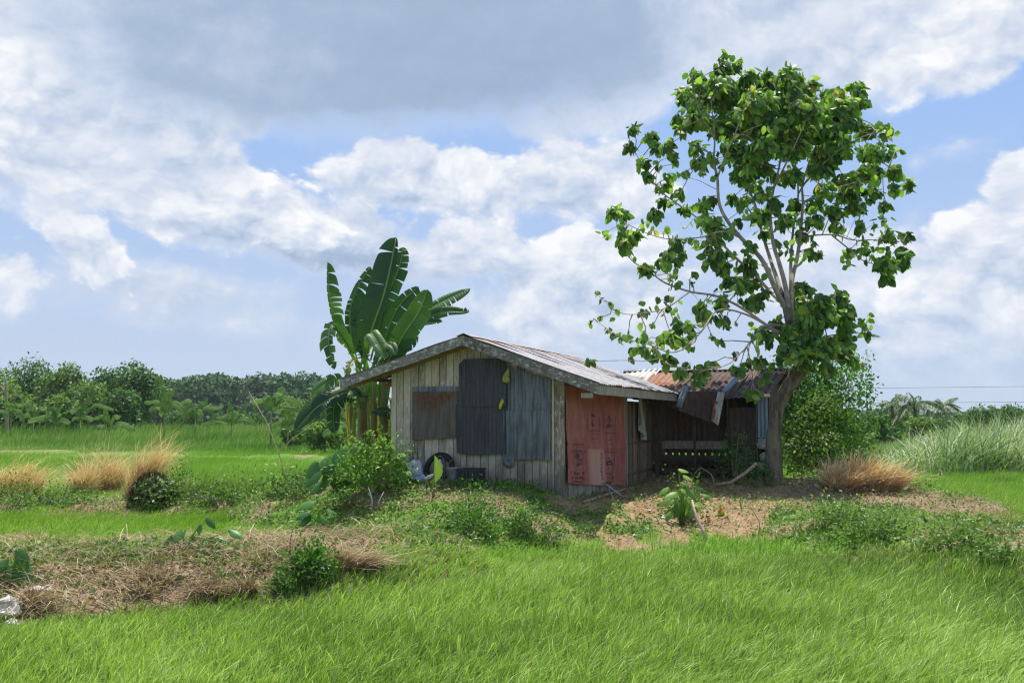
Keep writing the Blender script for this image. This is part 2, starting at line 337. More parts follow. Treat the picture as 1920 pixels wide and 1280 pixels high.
# ground: the colours come from what covers it there (field, straw, bare soil)
m, q = newmat('ground')
geo = q.n('ShaderNodeNewGeometry').outputs['Position']
n1 = q.noise(geo, 3.0, 8, .7); n2 = q.noise(geo, 24, 6, .7); n3 = q.noise(geo, .45, 4)
soil = q.ramp(q.m('ADD', q.m('MULTIPLY', n1, .5), q.m('MULTIPLY', n2, .5)), [(.36, (.10, .065, .035)), (.5, (.27, .18, .10)), (.62, (.43, .315, .195))])
dryc = q.ramp(q.m('ADD', q.m('MULTIPLY', n1, .3), q.m('MULTIPLY', n2, .7)), [(.34, (.10, .07, .045)), (.5, (.27, .19, .12)), (.66, (.42, .32, .21))])
grn = q.ramp(q.m('ADD', q.m('MULTIPLY', n1, .5), q.m('MULTIPLY', n2, .5)), [(.32, (.045, .09, .015)), (.5, (.10, .20, .03)), (.66, (.17, .30, .045))])
mud = q.ramp(n2, [(.35, (.06, .06, .025)), (.65, (.16, .15, .07))])
c = q.mix(attr(q, 'w_dry'), grn, dryc); c = q.mix(attr(q, 'w_soil'), c, soil); c = q.mix(attr(q, 'w_rice'), c, mud)
finish(q, c, .95, .05, bump=n2, bstr=.6, bdist=.04)

# ------------------------------------------------------------------ object helpers
COL = scene.collection
ORI = {}
def settag(o, label=None, cat=None, group=None, kind=None):
    if label: o['label'] = label
    if cat: o['category'] = cat
    if group: o['group'] = group
    if kind: o['kind'] = kind
    return o
def thing(name, loc, label, cat, group=None):
    o = bpy.data.objects.new(name, None); COL.objects.link(o); o.empty_display_size = .1
    o.location = tuple(loc); ORI[o.name] = np.array(loc, float)
    return settag(o, label, cat, group)
class MB:
    """collects vertices (world space) and faces; build() makes ONE mesh object"""
    def __init__(s): s.v = []; s.f = []; s.var = []; s.ex = {}; s.n = 0
    def add(s, verts, faces, var=0.5, **ex):
        verts = np.asarray(verts, float).reshape(-1, 3); k = len(verts)
        s.v.append(verts); s.f.append([np.asarray(f) + s.n for f in faces])
        s.var.append(np.broadcast_to(np.asarray(var, float), (k,)).copy())
        for key in set(ex) | set(s.ex):
            s.ex.setdefault(key, [np.zeros(s.n)] if s.n else [])
            s.ex[key].append(np.broadcast_to(np.asarray(ex.get(key, 0.0), float), (k,)).copy())
        s.n += k
    def box(s, P, A, B, C_, var=0.5, **ex):       # corner + three edge vectors
        P, A, B, C_ = map(lambda x: np.asarray(x, float), (P, A, B, C_))
        v = [P, P + A, P + A + B, P + B, P + C_, P + A + C_, P + A + B + C_, P + B + C_]
        s.add(v, [(0, 3, 2, 1), (4, 5, 6, 7), (0, 1, 5, 4), (1, 2, 6, 5), (2, 3, 7, 6), (3, 0, 4, 7)], var, **ex)
    def tube(s, pts, rad, seg=8, var=0.5, cap=True, wob=0.0, rng=None):
        pts = np.asarray(pts, float); n = len(pts); rad = np.broadcast_to(np.asarray(rad, float), (n,))
        T = np.gradient(pts, axis=0); T /= np.linalg.norm(T, axis=1)[:, None] + 1e-9
        up = np.array((0.0, 0, 1)) if abs(T[0][2]) < .9 else np.array((0.0, 1, 0))
        vs = []
        for i in range(n):
            a = np.cross(T[i], up); a /= np.linalg.norm(a) + 1e-9; b = np.cross(a, T[i]); up = b
            for j in range(seg):
                t = 2 * pi * j / seg; r = rad[i]
                if wob and rng is not None: r *= 1 + wob * (rng.random() - .5)
                vs.append(pts[i] + r * (cos(t) * a + sin(t) * b))
        fs = []
        for i in range(n - 1):
            for j in range(seg):
                k = (j + 1) % seg
                fs.append((i * seg + j, i * seg + k, (i + 1) * seg + k, (i + 1) * seg + j))
        if cap:
            fs.append(tuple(range(seg))[::-1]); fs.append(tuple((n - 1) * seg + j for j in range(seg)))
        s.add(vs, fs, var)
    def grid(s, Pt, var=0.5, **ex):               # Pt (m, n, 3) -> quads
        m_, n_ = Pt.shape[:2]; idx = np.arange(m_ * n_).reshape(m_, n_)
        q_ = np.stack([idx[:-1, :-1], idx[1:, :-1], idx[1:, 1:], idx[:-1, 1:]], -1).reshape(-1, 4)
        s.add(Pt.reshape(-1, 3), list(q_), var, **ex)
    def build(s, name, mat, parent=None, smooth=False):
        V = np.concatenate(s.v); F = [f for fl in s.f for f in fl]
        return mesh_obj(name, V, F, np.concatenate(s.var), mat, parent, smooth, {k: np.concatenate(v) for k, v in s.ex.items()})
def mesh_obj(name, V, F, var, mat, parent=None, smooth=False, extra=None):
    V = np.asarray(V, np.float32)
    if parent is not None:
        root = parent
        while root.parent is not None: root = root.parent
        V = V - ORI[root.name].astype(np.float32) if root.name in ORI else V
    me = bpy.data.meshes.new(name)
    if isinstance(F, np.ndarray):
        nf, k = F.shape
        me.vertices.add(len(V)); me.vertices.foreach_set('co', V.ravel())
        me.loops.add(nf * k); me.loops.foreach_set('vertex_index', F.ravel().astype(np.int32))
        me.polygons.add(nf); me.polygons.foreach_set('loop_start', np.arange(0, nf * k, k, dtype=np.int32))
        try: me.polygons.foreach_set('loop_total', np.full(nf, k, dtype=np.int32))
        except Exception: pass
        me.update(calc_edges=True)
    else:
        me.from_pydata(V.tolist(), [], [tuple(int(i) for i in f) for f in F]); me.update()
    a = me.attributes.new('var', 'FLOAT', 'POINT'); a.data.foreach_set('value', np.asarray(var, np.float32))
    for k_, arr in (extra or {}).items():
        a = me.attributes.new(k_, 'FLOAT', 'POINT'); a.data.foreach_set('value', np.asarray(arr, np.float32))
    if smooth: me.polygons.foreach_set('use_smooth', np.ones(len(me.polygons), bool))
    me.materials.append(MATS[mat] if isinstance(mat, str) else mat)
    o = bpy.data.objects.new(name, me); COL.objects.link(o)
    if parent is not None: o.parent = parent
    return o
def single(name, mb, mat, loc, label, cat, group=None, smooth=False):   # a thing that is one mesh, origin at its base
    V = np.concatenate(mb.v); loc = np.asarray(loc, float)
    o = mb.build(name, mat, None, smooth)
    o.data.transform(mathutils.Matrix.Translation(tuple(-loc))); o.location = tuple(loc)
    return settag(o, label, cat, group)

def hsh(ix, iy, seed):
    h = (ix.astype(np.int64) * 374761393 + iy.astype(np.int64) * 668265263 + seed * 1442695041) & 0xffffffff
    h = ((h ^ (h >> 13)) * 1274126177) & 0xffffffff
    return ((h ^ (h >> 16)) & 0xffff) / 65535.0
def vn(x, y, seed=0):
    x = np.asarray(x, float); y = np.asarray(y, float)
    ix = np.floor(x); iy = np.floor(y); fx = x - ix; fy = y - iy
    fx = fx * fx * (3 - 2 * fx); fy = fy * fy * (3 - 2 * fy)
    a = hsh(ix, iy, seed); b = hsh(ix + 1, iy, seed); c_ = hsh(ix, iy + 1, seed); d = hsh(ix + 1, iy + 1, seed)
    return (a * (1 - fx) + b * fx) * (1 - fy) + (c_ * (1 - fx) + d * fx) * fy
def fbm(x, y, seed=0, o=4):
    t = 0; a = 1; w = 0
    for i in range(o): t = t + a * vn(x * 2 ** i, y * 2 ** i, seed + i); w += a; a *= .5
    return t / w
def sstep(x, a, b):
    t = np.clip((x - a) / (b - a), 0, 1); return t * t * (3 - 2 * t)
def segd(x, y, P, Q):
    px, py = P[0], P[1]; dx, dy = Q[0] - px, Q[1] - py
    t = np.clip(((x - px) * dx + (y - py) * dy) / (dx * dx + dy * dy + 1e-9), 0, 1)
    return np.hypot(x - px - t * dx, y - py - t * dy), t

# ------------------------------------------------------------------ hut frame
CB = gr(1060, 955, .5)                     # near corner of the hut at the ground
U = np.array((-.938, .347, 0)); U /= np.linalg.norm(U)      # along the gable wall, to the left
Vv = np.array((U[1], -U[0], 0)) ; Vv = Vv if Vv[1] > 0 else -Vv   # back along the side wall
Z = np.array((0, 0, 1.0)); C0 = np.array((CB[0], CB[1], 0))
def H(u, v, z): return C0 + U * u + Vv * v + Z * z
def hitv(px, py, v0=0.0):
    d = ray(px, py); o = np.array((0, 0, CAMZ)); t = (v0 - (o - C0) @ Vv) / (d @ Vv); p = o + d * t
    return (p - C0) @ U, p[2]
def hitu(px, py, u0=0.0):
    d = ray(px, py); o = np.array((0, 0, CAMZ)); t = (u0 - (o - C0) @ U) / (d @ U); p = o + d * t
    return (p - C0) @ Vv, p[2]

# ------------------------------------------------------------------ terrain
LBW = [gr(*p) for p in ((-700, 1240), (0, 1180), (200, 1154), (400, 1138), (530, 1130), (640, 1104), (760, 1082), (1000, 1054), (1100, 1038), (1340, 1044), (1500, 1046), (1700, 1068), (1920, 1096), (2400, 1160))]
LBX = np.array([p[0] for p in LBW]); LBY = np.array([p[1] for p in LBW])
def front_line(x): return np.interp(x, LBX, LBY)
D1 = [gr(px, py, .42) for px, py in ((-900, 1100), (-200, 1062), (0, 1052), (300, 1040), (560, 1030), (720, 1012))]
D2 = [gr(px, py, .40) for px, py in ((1440, 950), (1560, 962), (1700, 985), (1850, 1004), (2000, 1025), (2500, 1100))]
D3 = [gr(px, py, .35) for px, py in ((-900, 945), (-200, 940), (0, 938), (160, 935), (330, 940), (450, 935), (560, 930))]
D4 = [gr(px, py, .30) for px, py in ((-900, 845), (0, 842), (330, 850), (480, 850), (640, 856))]
RIDGES = [(D1, .42, .7, 1.5), (D2, .42, .9, 2.1), (D3, .32, .8, 1.2), (D4, .30, .8, 1.5)]
def hp(u, v): p = H(u, v, 0); return (p[0], p[1])
MOUNDS = [(hp(3.5, -.2), hp(1.7, -.55), .90, .55, 2.9), (hp(1.8, 1.5), hp(1.8, 8), .58, 1.9, 2.2), (hp(0, 8.6), hp(-3.6, 8.4), .55, 1.7, 3.0),
          (hp(-.1, 1.0), hp(-1.2, 6.2), .50, .9, 2.9), (hp(3.6, 0), hp(5.4, .6), .72, .6, 2.0), (hp(-3.4, 7.6), hp(-6.0, 6.6), .5, .8, 2.6), (hp(5.4, .6), hp(7, 3), .5, 1.0, 2.0)]
def gz0(x, y):
    x = np.asarray(x, float); y = np.asarray(y, float); acc = np.zeros(np.broadcast(x, y).shape)
    wob = (fbm(x * .8, y * .8, 5) - .5) * .9
    for pl, h, r, w in RIDGES:
        d = np.full(acc.shape, 1e9)
        for a, b in zip(pl[:-1], pl[1:]): d = np.minimum(d, segd(x, y, a, b)[0])
        acc += (h * (1 - sstep(d + wob * .5, r, r + w))) ** 4
    for a, b, h, r, w in MOUNDS:
        d, _ = segd(x, y, a, b); acc += (h * (1 - sstep(d + wob * .35, r, r + w))) ** 4
    back = .10 * sstep(y - front_line(x), 0.5, 3.0)
    return np.maximum(acc ** .25, back) 
def gz(x, y):
    x = np.asarray(x, float); y = np.asarray(y, float); h = gz0(x, y)
    near = 1 - sstep(y, 60, 120)
    k = sstep(h, .12, .4)
    return h + near * (k * ((fbm(x * 2.2, y * 2.2, 11) - .5) * .26 + (fbm(x * 7, y * 7, 12, 3) - .5) * .10) + (fbm(x * 3, y * 3, 13, 3) - .5) * .03) * (1 - .85 * inhut(x, y))
def inhut(x, y):
    u = (x - C0[0]) * U[0] + (y - C0[1]) * U[1]; v = (x - C0[0]) * Vv[0] + (y - C0[1]) * Vv[1]
    return ((u > -.9) & (u < 3.9) & (v > -.05) & (v < 9)).astype(float)
def huv(x, y):
    return (x - C0[0]) * U[0] + (y - C0[1]) * U[1], (x - C0[0]) * Vv[0] + (y - C0[1]) * Vv[1]
def on(px, py, z=.4):                       # ground point seen at a pixel of the photograph
    d = ray(px, py); Ys = np.concatenate([np.arange(6, 40, .04), np.arange(40, 400, .5)]); t = Ys / d[1]
    zr = CAMZ + d[2] * t; hit = np.nonzero(zr <= gz(d[0] * t, Ys))[0]
    i = hit[0] if len(hit) else len(Ys) - 1
    return np.array((d[0] * t[i], Ys[i], zr[i]))
def proj(x, y, z):                          # photo pixel of a world point (used to paint cover by field and dike)
    x = np.asarray(x, float); cz = np.asarray(z, float) - CAMZ; y = np.asarray(y, float)
    f = y * cos(TH) + cz * sin(TH); up = -y * sin(TH) + cz * cos(TH)
    return 960 + FPX * x / f, 640 - FPX * up / f

# cover weights, world-space patches
SOILP = [(*on(1180, 960)[:2], 1.5, 1.0), (*on(1120, 985)[:2], 1.2, .9), (*on(1230, 945)[:2], 1.4, .9), (*on(1040, 945)[:2], 1.0, .8), (*on(1000, 960)[:2], .8, .6),
         (*on(690, 935)[:2], 1.0, .8), (*on(830, 928)[:2], .8, .6), (*on(1250, 1000)[:2], .9, .7), (*on(1180, 1010)[:2], 1.2, .9), (*on(1100, 1000)[:2], .9, .8)]
DRYP = [(*on(640, 1030)[:2], 1.3, 1.1), (*on(400, 1080)[:2], 1.5, 1.2), (*on(330, 1060)[:2], 1.2, 1.0), (*on(200, 1100)[:2], 1.2, .9), (*on(60, 1100)[:2], 1.2, .9), (*on(250, 1015)[:2], 2.6, .55), (*on(60, 1010)[:2], 2.2, .6),
        (*on(500, 1050)[:2], 1.4, 1.1), (*on(700, 1040)[:2], 1.0, .8), (*on(1480, 925)[:2], 2.0, .8), (*on(1560, 940)[:2], 2.2, 1.4), (*on(1660, 948)[:2], 1.6, 1.3), (*on(1740, 958)[:2], 1.4, 1.3), (*on(1820, 968)[:2], 1.6, 1.3), (*on(1900, 985)[:2], 1.3, 1.2),
        (*on(1880, 1040)[:2], 1.5, 1.2), (*on(1700, 1000)[:2], 1.2, .6), (*on(1880, 1060)[:2], 1.2, .8), (*on(1480, 990)[:2], 1.3, .5), (*on(200, 945)[:2], 2.0, .8), (*on(60, 925)[:2], 2.0, .8), (*on(900, 1040)[:2], 1.0, .5),
        (*on(820, 960)[:2], .8, .6), (*on(760, 950)[:2], .8, .6), (*on(950, 960)[:2], .7, .6), (*on(1420, 930)[:2], 1.2, .9), (*on(560, 935)[:2], 1.5, .5), (*on(1000, 1000)[:2], .8, .4)]
def patches(x, y, L, seed, lo=.35, hi=.6):
    a = np.zeros(np.broadcast(x, y).shape)
    for px_, py_, r, s in L: a = np.maximum(a, s * np.exp(-((x - px_) ** 2 + (y - py_) ** 2) / (r * r)))
    return sstep(a + (fbm(x * 1.7, y * 1.7, seed) - .5) * .9, lo, hi)
def covers(x, y):
    h = gz0(x, y); fl = front_line(x)
    rice = 1 - sstep(y - fl + (fbm(x * 1.3, y * 1.3, 33) - .5) * 1.2, -.3, .25)
    soil = patches(x, y, SOILP, 21, .5, .75) * (1 - rice) * (1 - .8 * sstep(fbm(x * 2.2, y * 2.2, 28), .48, .62))
    dry = patches(x, y, DRYP, 22, .44, .74)
    dry = np.maximum(dry, sstep(fbm(x * 1.1, y * 1.5, 24) + .08 * (x > 3.5), .54, .64) * sstep(h, .13, .25))
    dry = np.maximum(dry, .5 * sstep(h, .1, .2) * (y > 45) * sstep(fbm(x * .3, y * .3, 25), .4, .6)) * (1 - rice) * (1 - soil)
    u, v = huv(x, y)
    shed = (u > -3.6) & (u < 3.7) & (v > 0) & (v < 11)
    soil = np.where(shed, 1.0, soil); dry = np.where(shed, 0.0, dry)
    return rice, soil, dry, h
# ------------------------------------------------------------------ ground sheet
def axis(lo, a, b, hi, step, growth=1.17):
    mid = list(np.arange(a, b + 1e-6, step)); s_ = step; x = mid[-1]; right = []
    while x < hi: s_ *= growth; x += s_; right.append(x)
    s_ = step; x = mid[0]; left = []
    while x > lo: s_ *= growth; x -= s_; left.append(x)
    return np.array(left[::-1] + mid + right)
gx = axis(-6000, -17, 17, 6000, .14); gy = axis(-400, 6, 32, 9000, .14)
XX, YY = np.meshgrid(gx, gy, indexing='ij'); ZZ = gz(XX, YY)
rc_, sl_, dr_, _ = covers(XX, YY)
idx = np.arange(XX.size).reshape(XX.shape)
Fq = np.stack([idx[:-1, :-1], idx[1:, :-1], idx[1:, 1:], idx[:-1, 1:]], -1).reshape(-1, 4)
gnd = mesh_obj('ground', np.stack([XX, YY, ZZ], -1).reshape(-1, 3), Fq, np.full(XX.size, .5), 'ground', None, True,
               {'w_rice': rc_.ravel(), 'w_soil': sl_.ravel(), 'w_dry': dr_.ravel()})
settag(gnd, kind='structure')

# ------------------------------------------------------------------ vegetation generators (vectorised)
def norm(a):
    a = np.asarray(a, float); return a / (np.linalg.norm(a, axis=-1, keepdims=True) + 1e-9)
def blades(B, h, w, lean, seg=3, rng=None, droop=.35, var=None, tipv=0.0, jit=0.0):
    """B (n,3) base, h height, w width, lean (n,2) horizontal offset of the tip in units of h"""
    n = len(B); t = np.linspace(0, 1, seg + 1); w = np.broadcast_to(np.asarray(w, float), (n,)); h = np.broadcast_to(np.asarray(h, float), (n,))
    ang = rng.random(n) * pi; side = np.stack([np.cos(ang), np.sin(ang), np.zeros(n)], -1)
    L = np.zeros((n, 3)); L[:, :2] = lean
    V = np.zeros((n, seg + 1, 2, 3)); kk = np.zeros((n, 3))
    for i, ti in enumerate(t):
        if i and jit: kk = kk + rng.normal(size=(n, 3)) * (h * jit)[:, None]
        c_ = B + L * (h * ti ** 1.7)[:, None] + kk
        c_[:, 2] += h * (ti - droop * np.minimum(1.5, np.linalg.norm(lean, axis=1)) * ti ** 3)
        hw = w * .5 * ((1 - ti) ** .55 * (1 if i else .7) + .04)
        V[:, i, 0] = c_ - side * hw[:, None]; V[:, i, 1] = c_ + side * hw[:, None]
    b = (np.arange(n) * (seg + 1) * 2)[:, None]
    F = np.concatenate([b + np.array([[2 * i, 2 * i + 1, 2 * i + 3, 2 * i + 2]]) for i in range(seg)], 0)
    if var is None: var = rng.random(n)
    return V.reshape(-1, 3), F, np.clip(np.repeat(var, (seg + 1) * 2) + np.tile(np.repeat(t - .5, 2), n) * tipv, 0, 1)
def quads_leaf(P, D, N, L, W, var, bend=.25):
    """one folded diamond quad pair per leaf: base, two sides, tip"""
    D = norm(D); S = norm(np.cross(D, N)); N2 = np.cross(S, D); n = len(P)
    L = L[:, None]; W = W[:, None]
    base = P; mid = P + D * L * .45 + N2 * L * .06; tip = P + D * L - N2 * L * bend
    V = np.stack([base, mid - S * W * .5 - N2 * W * .12, mid, mid + S * W * .5 - N2 * W * .12, tip], 1)
    b = (np.arange(n) * 5)[:, None]
    F = np.concatenate([b + np.array([[0, 2, 1, 1]]), b + np.array([[0, 3, 2, 2]])], 0)
    F = np.concatenate([b + np.array([[0, 2, 4, 1]]), b + np.array([[0, 3, 4, 2]])], 0)
    return V.reshape(-1, 3), F, np.repeat(var, 5)
HX = np.array([(0.0, -.02), (.24, .06), (.44, .30), (.40, .55), (.20, .82), (.0, 1.0)])   # heart-shaped half outline
def heart_leaves(P, D, N, L, var, wid=.95, curl=.35, fold=.18):
    D = norm(D); S = norm(np.cross(D, N)); N2 = np.cross(S, D); n = len(P)
    ys = [.0, .06, .30, .55, .82, 1.0]; hw = [.10, .30, .45, .40, .20, .01]
    V = np.zeros((n, 6, 3, 3)); Lc = L[:, None]
    for i, (y_, w_) in enumerate(zip(ys, hw)):
        yy = y_ - (.10 if i == 0 else 0)
        c_ = P + D * Lc * y_ - N2 * Lc * curl * y_ ** 2
        V[:, i, 1] = c_
        e = D * Lc * (yy - y_) - N2 * Lc * fold * w_ * 2
        V[:, i, 0] = c_ - S * Lc * w_ * wid + e; V[:, i, 2] = c_ + S * Lc * w_ * wid + e
    b = (np.arange(n) * 18)[:, None]; F = []
    for i in range(5):
        for j in range(2):
            a = 3 * i + j; F.append(b + np.array([[a, a + 1, a + 4, a + 3]]))
    return V.reshape(-1, 3), np.concatenate(F, 0), np.repeat(var, 18)
class NB:                                   # numpy bundle -> one mesh
    def __init__(s): s.V = []; s.F = []; s.A = []; s.n = 0
    def add(s, t):
        V, F, A = t; s.V.append(V); s.F.append(F + s.n); s.A.append(A); s.n += len(V)
    def build(s, name, mat, parent=None, smooth=False):
        return mesh_obj(name, np.concatenate(s.V), np.concatenate(s.F), np.concatenate(s.A), mat, parent, smooth)
def rdir(rng, n, up=0.0):
    d = rng.normal(size=(n, 3)); d = norm(d); d[:, 2] += up; return norm(d)

# ------------------------------------------------------------------ the rice field in front
def in_view(x, y, z, mx_=90, top=-50):
    px_, py_ = proj(x, y, z); return (px_ > -mx_) & (px_ < 1920 + mx_) & (y > 3) & (py_ < 1280 + 260)
def scatter(rng, n, y0, y1, xl, xr, power=1.0):
    """points in a frustum-shaped strip a bit wider than the view"""
    y = y0 + (y1 - y0) * rng.random(n) ** power
    x = (rng.random(n) * 2 - 1) * (y * .60 + 1.5); return x, y
rng = np.random.default_rng(7)
nb = NB()
N_ = 330000; x, y = scatter(rng, N_, 6.2, 18.6, 0, 0, .75)
rice = covers(x, y)[0]; cl = fbm(x * 1.1, y * 1.1, 41)
keep = (rng.random(N_) < rice) & (rng.random(N_) < .50 + .9 * sstep(cl, .3, .62)); x, y = x[keep], y[keep]
# pull blades into tufts
tx = np.round(x / .12) * .12 + (hsh(np.round(x / .12), np.round(y / .12), 3) - .5) * .12; ty = np.round(y / .12) * .12 + (hsh(np.round(x / .12), np.round(y / .12), 4) - .5) * .12
x = x * .45 + tx * .55; y = y * .45 + ty * .55
n = len(x); z = gz(x, y) - .02; patch = fbm(x * .35, y * .35, 43); fine = fbm(x * 2.5, y * 2.5, 44)
edge = sstep(front_line(x) - y, -.2, 2.2)
h = (.15 + .20 * rng.random(n)) * (.75 + .5 * fine) * (.45 + .55 * edge)
wind = .14 + .45 * fbm(x * .5, y * .5, 45)
lean = np.stack([wind + rng.normal(size=n) * .32, rng.normal(size=n) * .32 - .05], -1)
var = np.clip(.42 + (patch - .5) * 1.0 + rng.normal(size=n) * .28, 0, 1)
nb.add(blades(np.stack([x, y, z], -1), h, .007 + .005 * rng.random(n) + .0003 * y, lean, 3, rng, .38, var))
# a scatter of broader pale blades
k = rng.random(n) < .035
nb.add(blades(np.stack([x, y, z], -1)[k], h[k] * 1.25, np.full(k.sum(), .012), lean[k] * 1.1, 4, rng, .42, np.full(k.sum(), .95)))
settag(nb.build('rice_plants', 'rice'), 'long green rice blades bending in the wind across the whole foreground field', 'rice field', kind='stuff')
# brown stubble showing between the rice
nb = NB(); k = rng.random(n) < .10 * sstep(fbm(x * .9, y * .9, 47), .45, .7)
nb.add(blades(np.stack([x, y, z], -1)[k], h[k] * .7, np.full(k.sum(), .009), lean[k] * 1.2 + rng.normal(size=(k.sum(), 2)) * .3, 3, rng, .3, rng.random(k.sum()) * .7))
settag(nb.build('dry_stalks', 'straw'), 'thin straw coloured stalks among the rice in the foreground field', 'dry stalks', kind='stuff')

# ------------------------------------------------------------------ cover of the dikes and the hut mound
rng = np.random.default_rng(8)
N_ = 560000; x, y = scatter(rng, N_, 9.5, 34, 0, 0, 1.0)
ri, so_, dr, h0 = covers(x, y); u_, v_ = huv(x, y)
free = ~((u_ > -.05) & (u_ < 3.75) & (v_ > -.05) & (v_ < 8.3)) & ~((u_ > -3.3) & (u_ < 1) & (v_ > 7.2) & (v_ < 11.2))
dike = sstep(h0, .13, .24) * (1 - ri)
sel = free & (rng.random(N_) < dike * (1 - .84 * so_) * (1 - (.35 + .45 * (x > 3.5)) * dr) * (.35 + .65 * sstep(fbm(x * 1.6, y * 1.6, 51), .34, .58))) & (rng.random(N_) < .72)
xs, ys = x[sel], y[sel]; n = len(xs); zs = gz(xs, ys)
clump = sstep(fbm(xs * 2.1, ys * 2.1, 52), .45, .75)
hgt = rng.random(n) * (.04 + .20 * clump)
P_ = np.stack([xs, ys, zs + hgt], -1) + rng.normal(size=(n, 3)) * .015
nb = NB(); va = np.clip(.45 + (fbm(xs * 1.2, ys * 1.2, 53) - .5) * .9 + rng.normal(size=n) * .2, 0, 1)
nb.add(quads_leaf(P_, rdir(rng, n, .35), rdir(rng, n, 1.2), .04 + .06 * rng.random(n), .025 + .03 * rng.random(n), va))
settag(nb.build('low_weeds', 'weed_leaf'), 'low leafy green weeds creeping over the mound and the earth dikes', 'weeds', kind='stuff')
# short grass on the same dikes and in the lane behind the left dike
sel = free & (rng.random(N_) < np.clip((1 - ri) * (1 - .9 * so_) * (1 - .85 * dr) * (1 - .55 * sstep(h0, .13, .24)), 0, 1) * .34) & (y < 32)
xs, ys = x[sel], y[sel]; n = len(xs); lane = 1 - sstep(h0[sel], .13, .24)
va = np.clip(.45 + .3 * lane + (fbm(xs * .7, ys * .7, 54) - .5) * .8 + rng.normal(size=n) * .15, 0, 1)
nb = NB(); nb.add(blades(np.stack([xs, ys, gz(xs, ys) - .01], -1), (.05 + .10 * rng.random(n)) * (1 + .5 * lane), .008 + .0005 * ys, rng.normal(size=(n, 2)) * .35 + (.35, 0), 2, rng, .3, va))
settag(nb.build('short_grass', 'field_grass'), 'short bright green grass on the banks and along the lane behind the left dike', 'grass', kind='stuff')
# straw lying over the dry stretches
N_ = 190000; x, y = scatter(rng, N_, 9.5, 30, 0, 0, .9); ri, so_, dr, h0 = covers(x, y); u_, v_ = huv(x, y)
free = ~((u_ > -.9) & (u_ < 3.75) & (v_ > -.6) & (v_ < 9)) & ~((u_ > -3.3) & (u_ < 1) & (v_ > 7.2) & (v_ < 11.2))
sel = free & (rng.random(N_) < (dr * .70 + so_ * .04 + .05 * sstep(h0, .13, .24)) * (1 - ri) * .8)
xs, ys = x[sel], y[sel]; n = len(xs)
big = (xs < -1.5) & (ys < 16.5)
L_ = (.10 + .28 * rng.random(n)) * np.where(big, 1.8, .8)
az = rng.normal(size=n) * .9 + np.where(rng.random(n) < .5, 0, pi); slope = np.stack([np.cos(az) * 2.2, np.sin(az) * 2.2], -1)
B_ = np.stack([xs, ys, gz(xs, ys) + .02 + .10 * rng.random(n) * big], -1)
nb = NB(); nb.add(blades(B_, L_ * .5, .008 + .008 * rng.random(n), slope, 3, rng, .42, np.clip(.5 + (fbm(xs * 2, ys * 2, 55) - .5) + rng.normal(size=n) * .22, 0, 1)))
settag(nb.build('straw_litter', 'straw'), 'tangled dry straw lying over the brown stretches of the dikes', 'straw', kind='stuff')

# crumbs of earth and small stones on the bare and dry ground
N_ = 60000; x, y = scatter(rng, N_, 9.5, 27, 0, 0, .9); ri, so_, dr, h0 = covers(x, y); u_, v_ = huv(x, y)
sel = ~((u_ > 0) & (u_ < 3.7) & (v_ > -.02) & (v_ < 8)) & (rng.random(N_) < (so_ * .5 + dr * .22) * (1 - ri) * (.3 + 1.2 * sstep(fbm(x * 2.4, y * 2.4, 57), .4, .7)))
xs, ys = x[sel], y[sel]; n = len(xs); r_ = .010 + .035 * rng.random(n) ** 3
O_ = np.array([(1, 0, 0), (0, 1, 0), (-1, 0, 0), (0, -1, 0), (0, 0, .8), (0, 0, -.5)]); a_ = rng.random(n) * 6.28
V_ = O_[None] * (.6 + .8 * rng.random((n, 6, 1))) * r_[:, None, None]; ca, sa = np.cos(a_)[:, None], np.sin(a_)[:, None]
V_ = np.stack([V_[..., 0] * ca - V_[..., 1] * sa, V_[..., 0] * sa + V_[..., 1] * ca, V_[..., 2]], -1) + np.stack([xs, ys, gz(xs, ys)], -1)[:, None]
T_ = np.array([(0, 1, 4), (1, 2, 4), (2, 3, 4), (3, 0, 4), (1, 0, 5), (2, 1, 5), (3, 2, 5), (0, 3, 5)]); F_ = ((np.arange(n) * 6)[:, None, None] + T_[None]).reshape(-1, 3)
settag(mesh_obj('soil_clods', V_.reshape(-1, 3), F_, np.repeat(rng.random(n), 6), 'clod'), 'crumbs of earth and small stones strewn over the bare soil', 'soil', kind='stuff')

# ------------------------------------------------------------------ fields behind
rng = np.random.default_rng(9)
nb = NB(); N_ = 230000
y = 20 + 48 * rng.random(N_) ** 1.15; x = (rng.random(N_) * 2 - 1) * (y * .58 + 2)
ri, so_, dr, h0 = covers(x, y); u_, v_ = huv(x, y)
sel = (h0 < .2) & (v_ > -4) & ~((u_ > -4.2) & (u_ < 4.5) & (v_ < 12)) & (ri < .5) & (rng.random(N_) < .9); xs, ys = x[sel], y[sel]; n = len(xs)
va = np.clip(.55 + (fbm(xs * .25, ys * .25, 61) - .5) * .7 + rng.normal(size=n) * .12, 0, 1)
nb.add(blades(np.stack([xs, ys, gz(xs, ys) - .02], -1), .13 + .17 * rng.random(n), .006 + .00045 * ys, rng.normal(size=(n, 2)) * .2 + (.4, 0), 2, rng, .3, va))
settag(nb.build('paddy_grass', 'field_grass'), 'even bright green young rice in the flat paddies behind the dikes', 'rice field', kind='stuff')
nb = NB(); N_ = 42000
y = 62 + 75 * rng.random(N_) ** 1.2; x = -y * .58 + rng.random(N_) * (y * .58 + 2)
top = .35 + 1.15 * sstep(y, 66, 95)
va = np.clip(.5 + (fbm(x * .12, y * .12, 62) - .5) * 1.2 + rng.normal(size=N_) * .16, 0, 1)
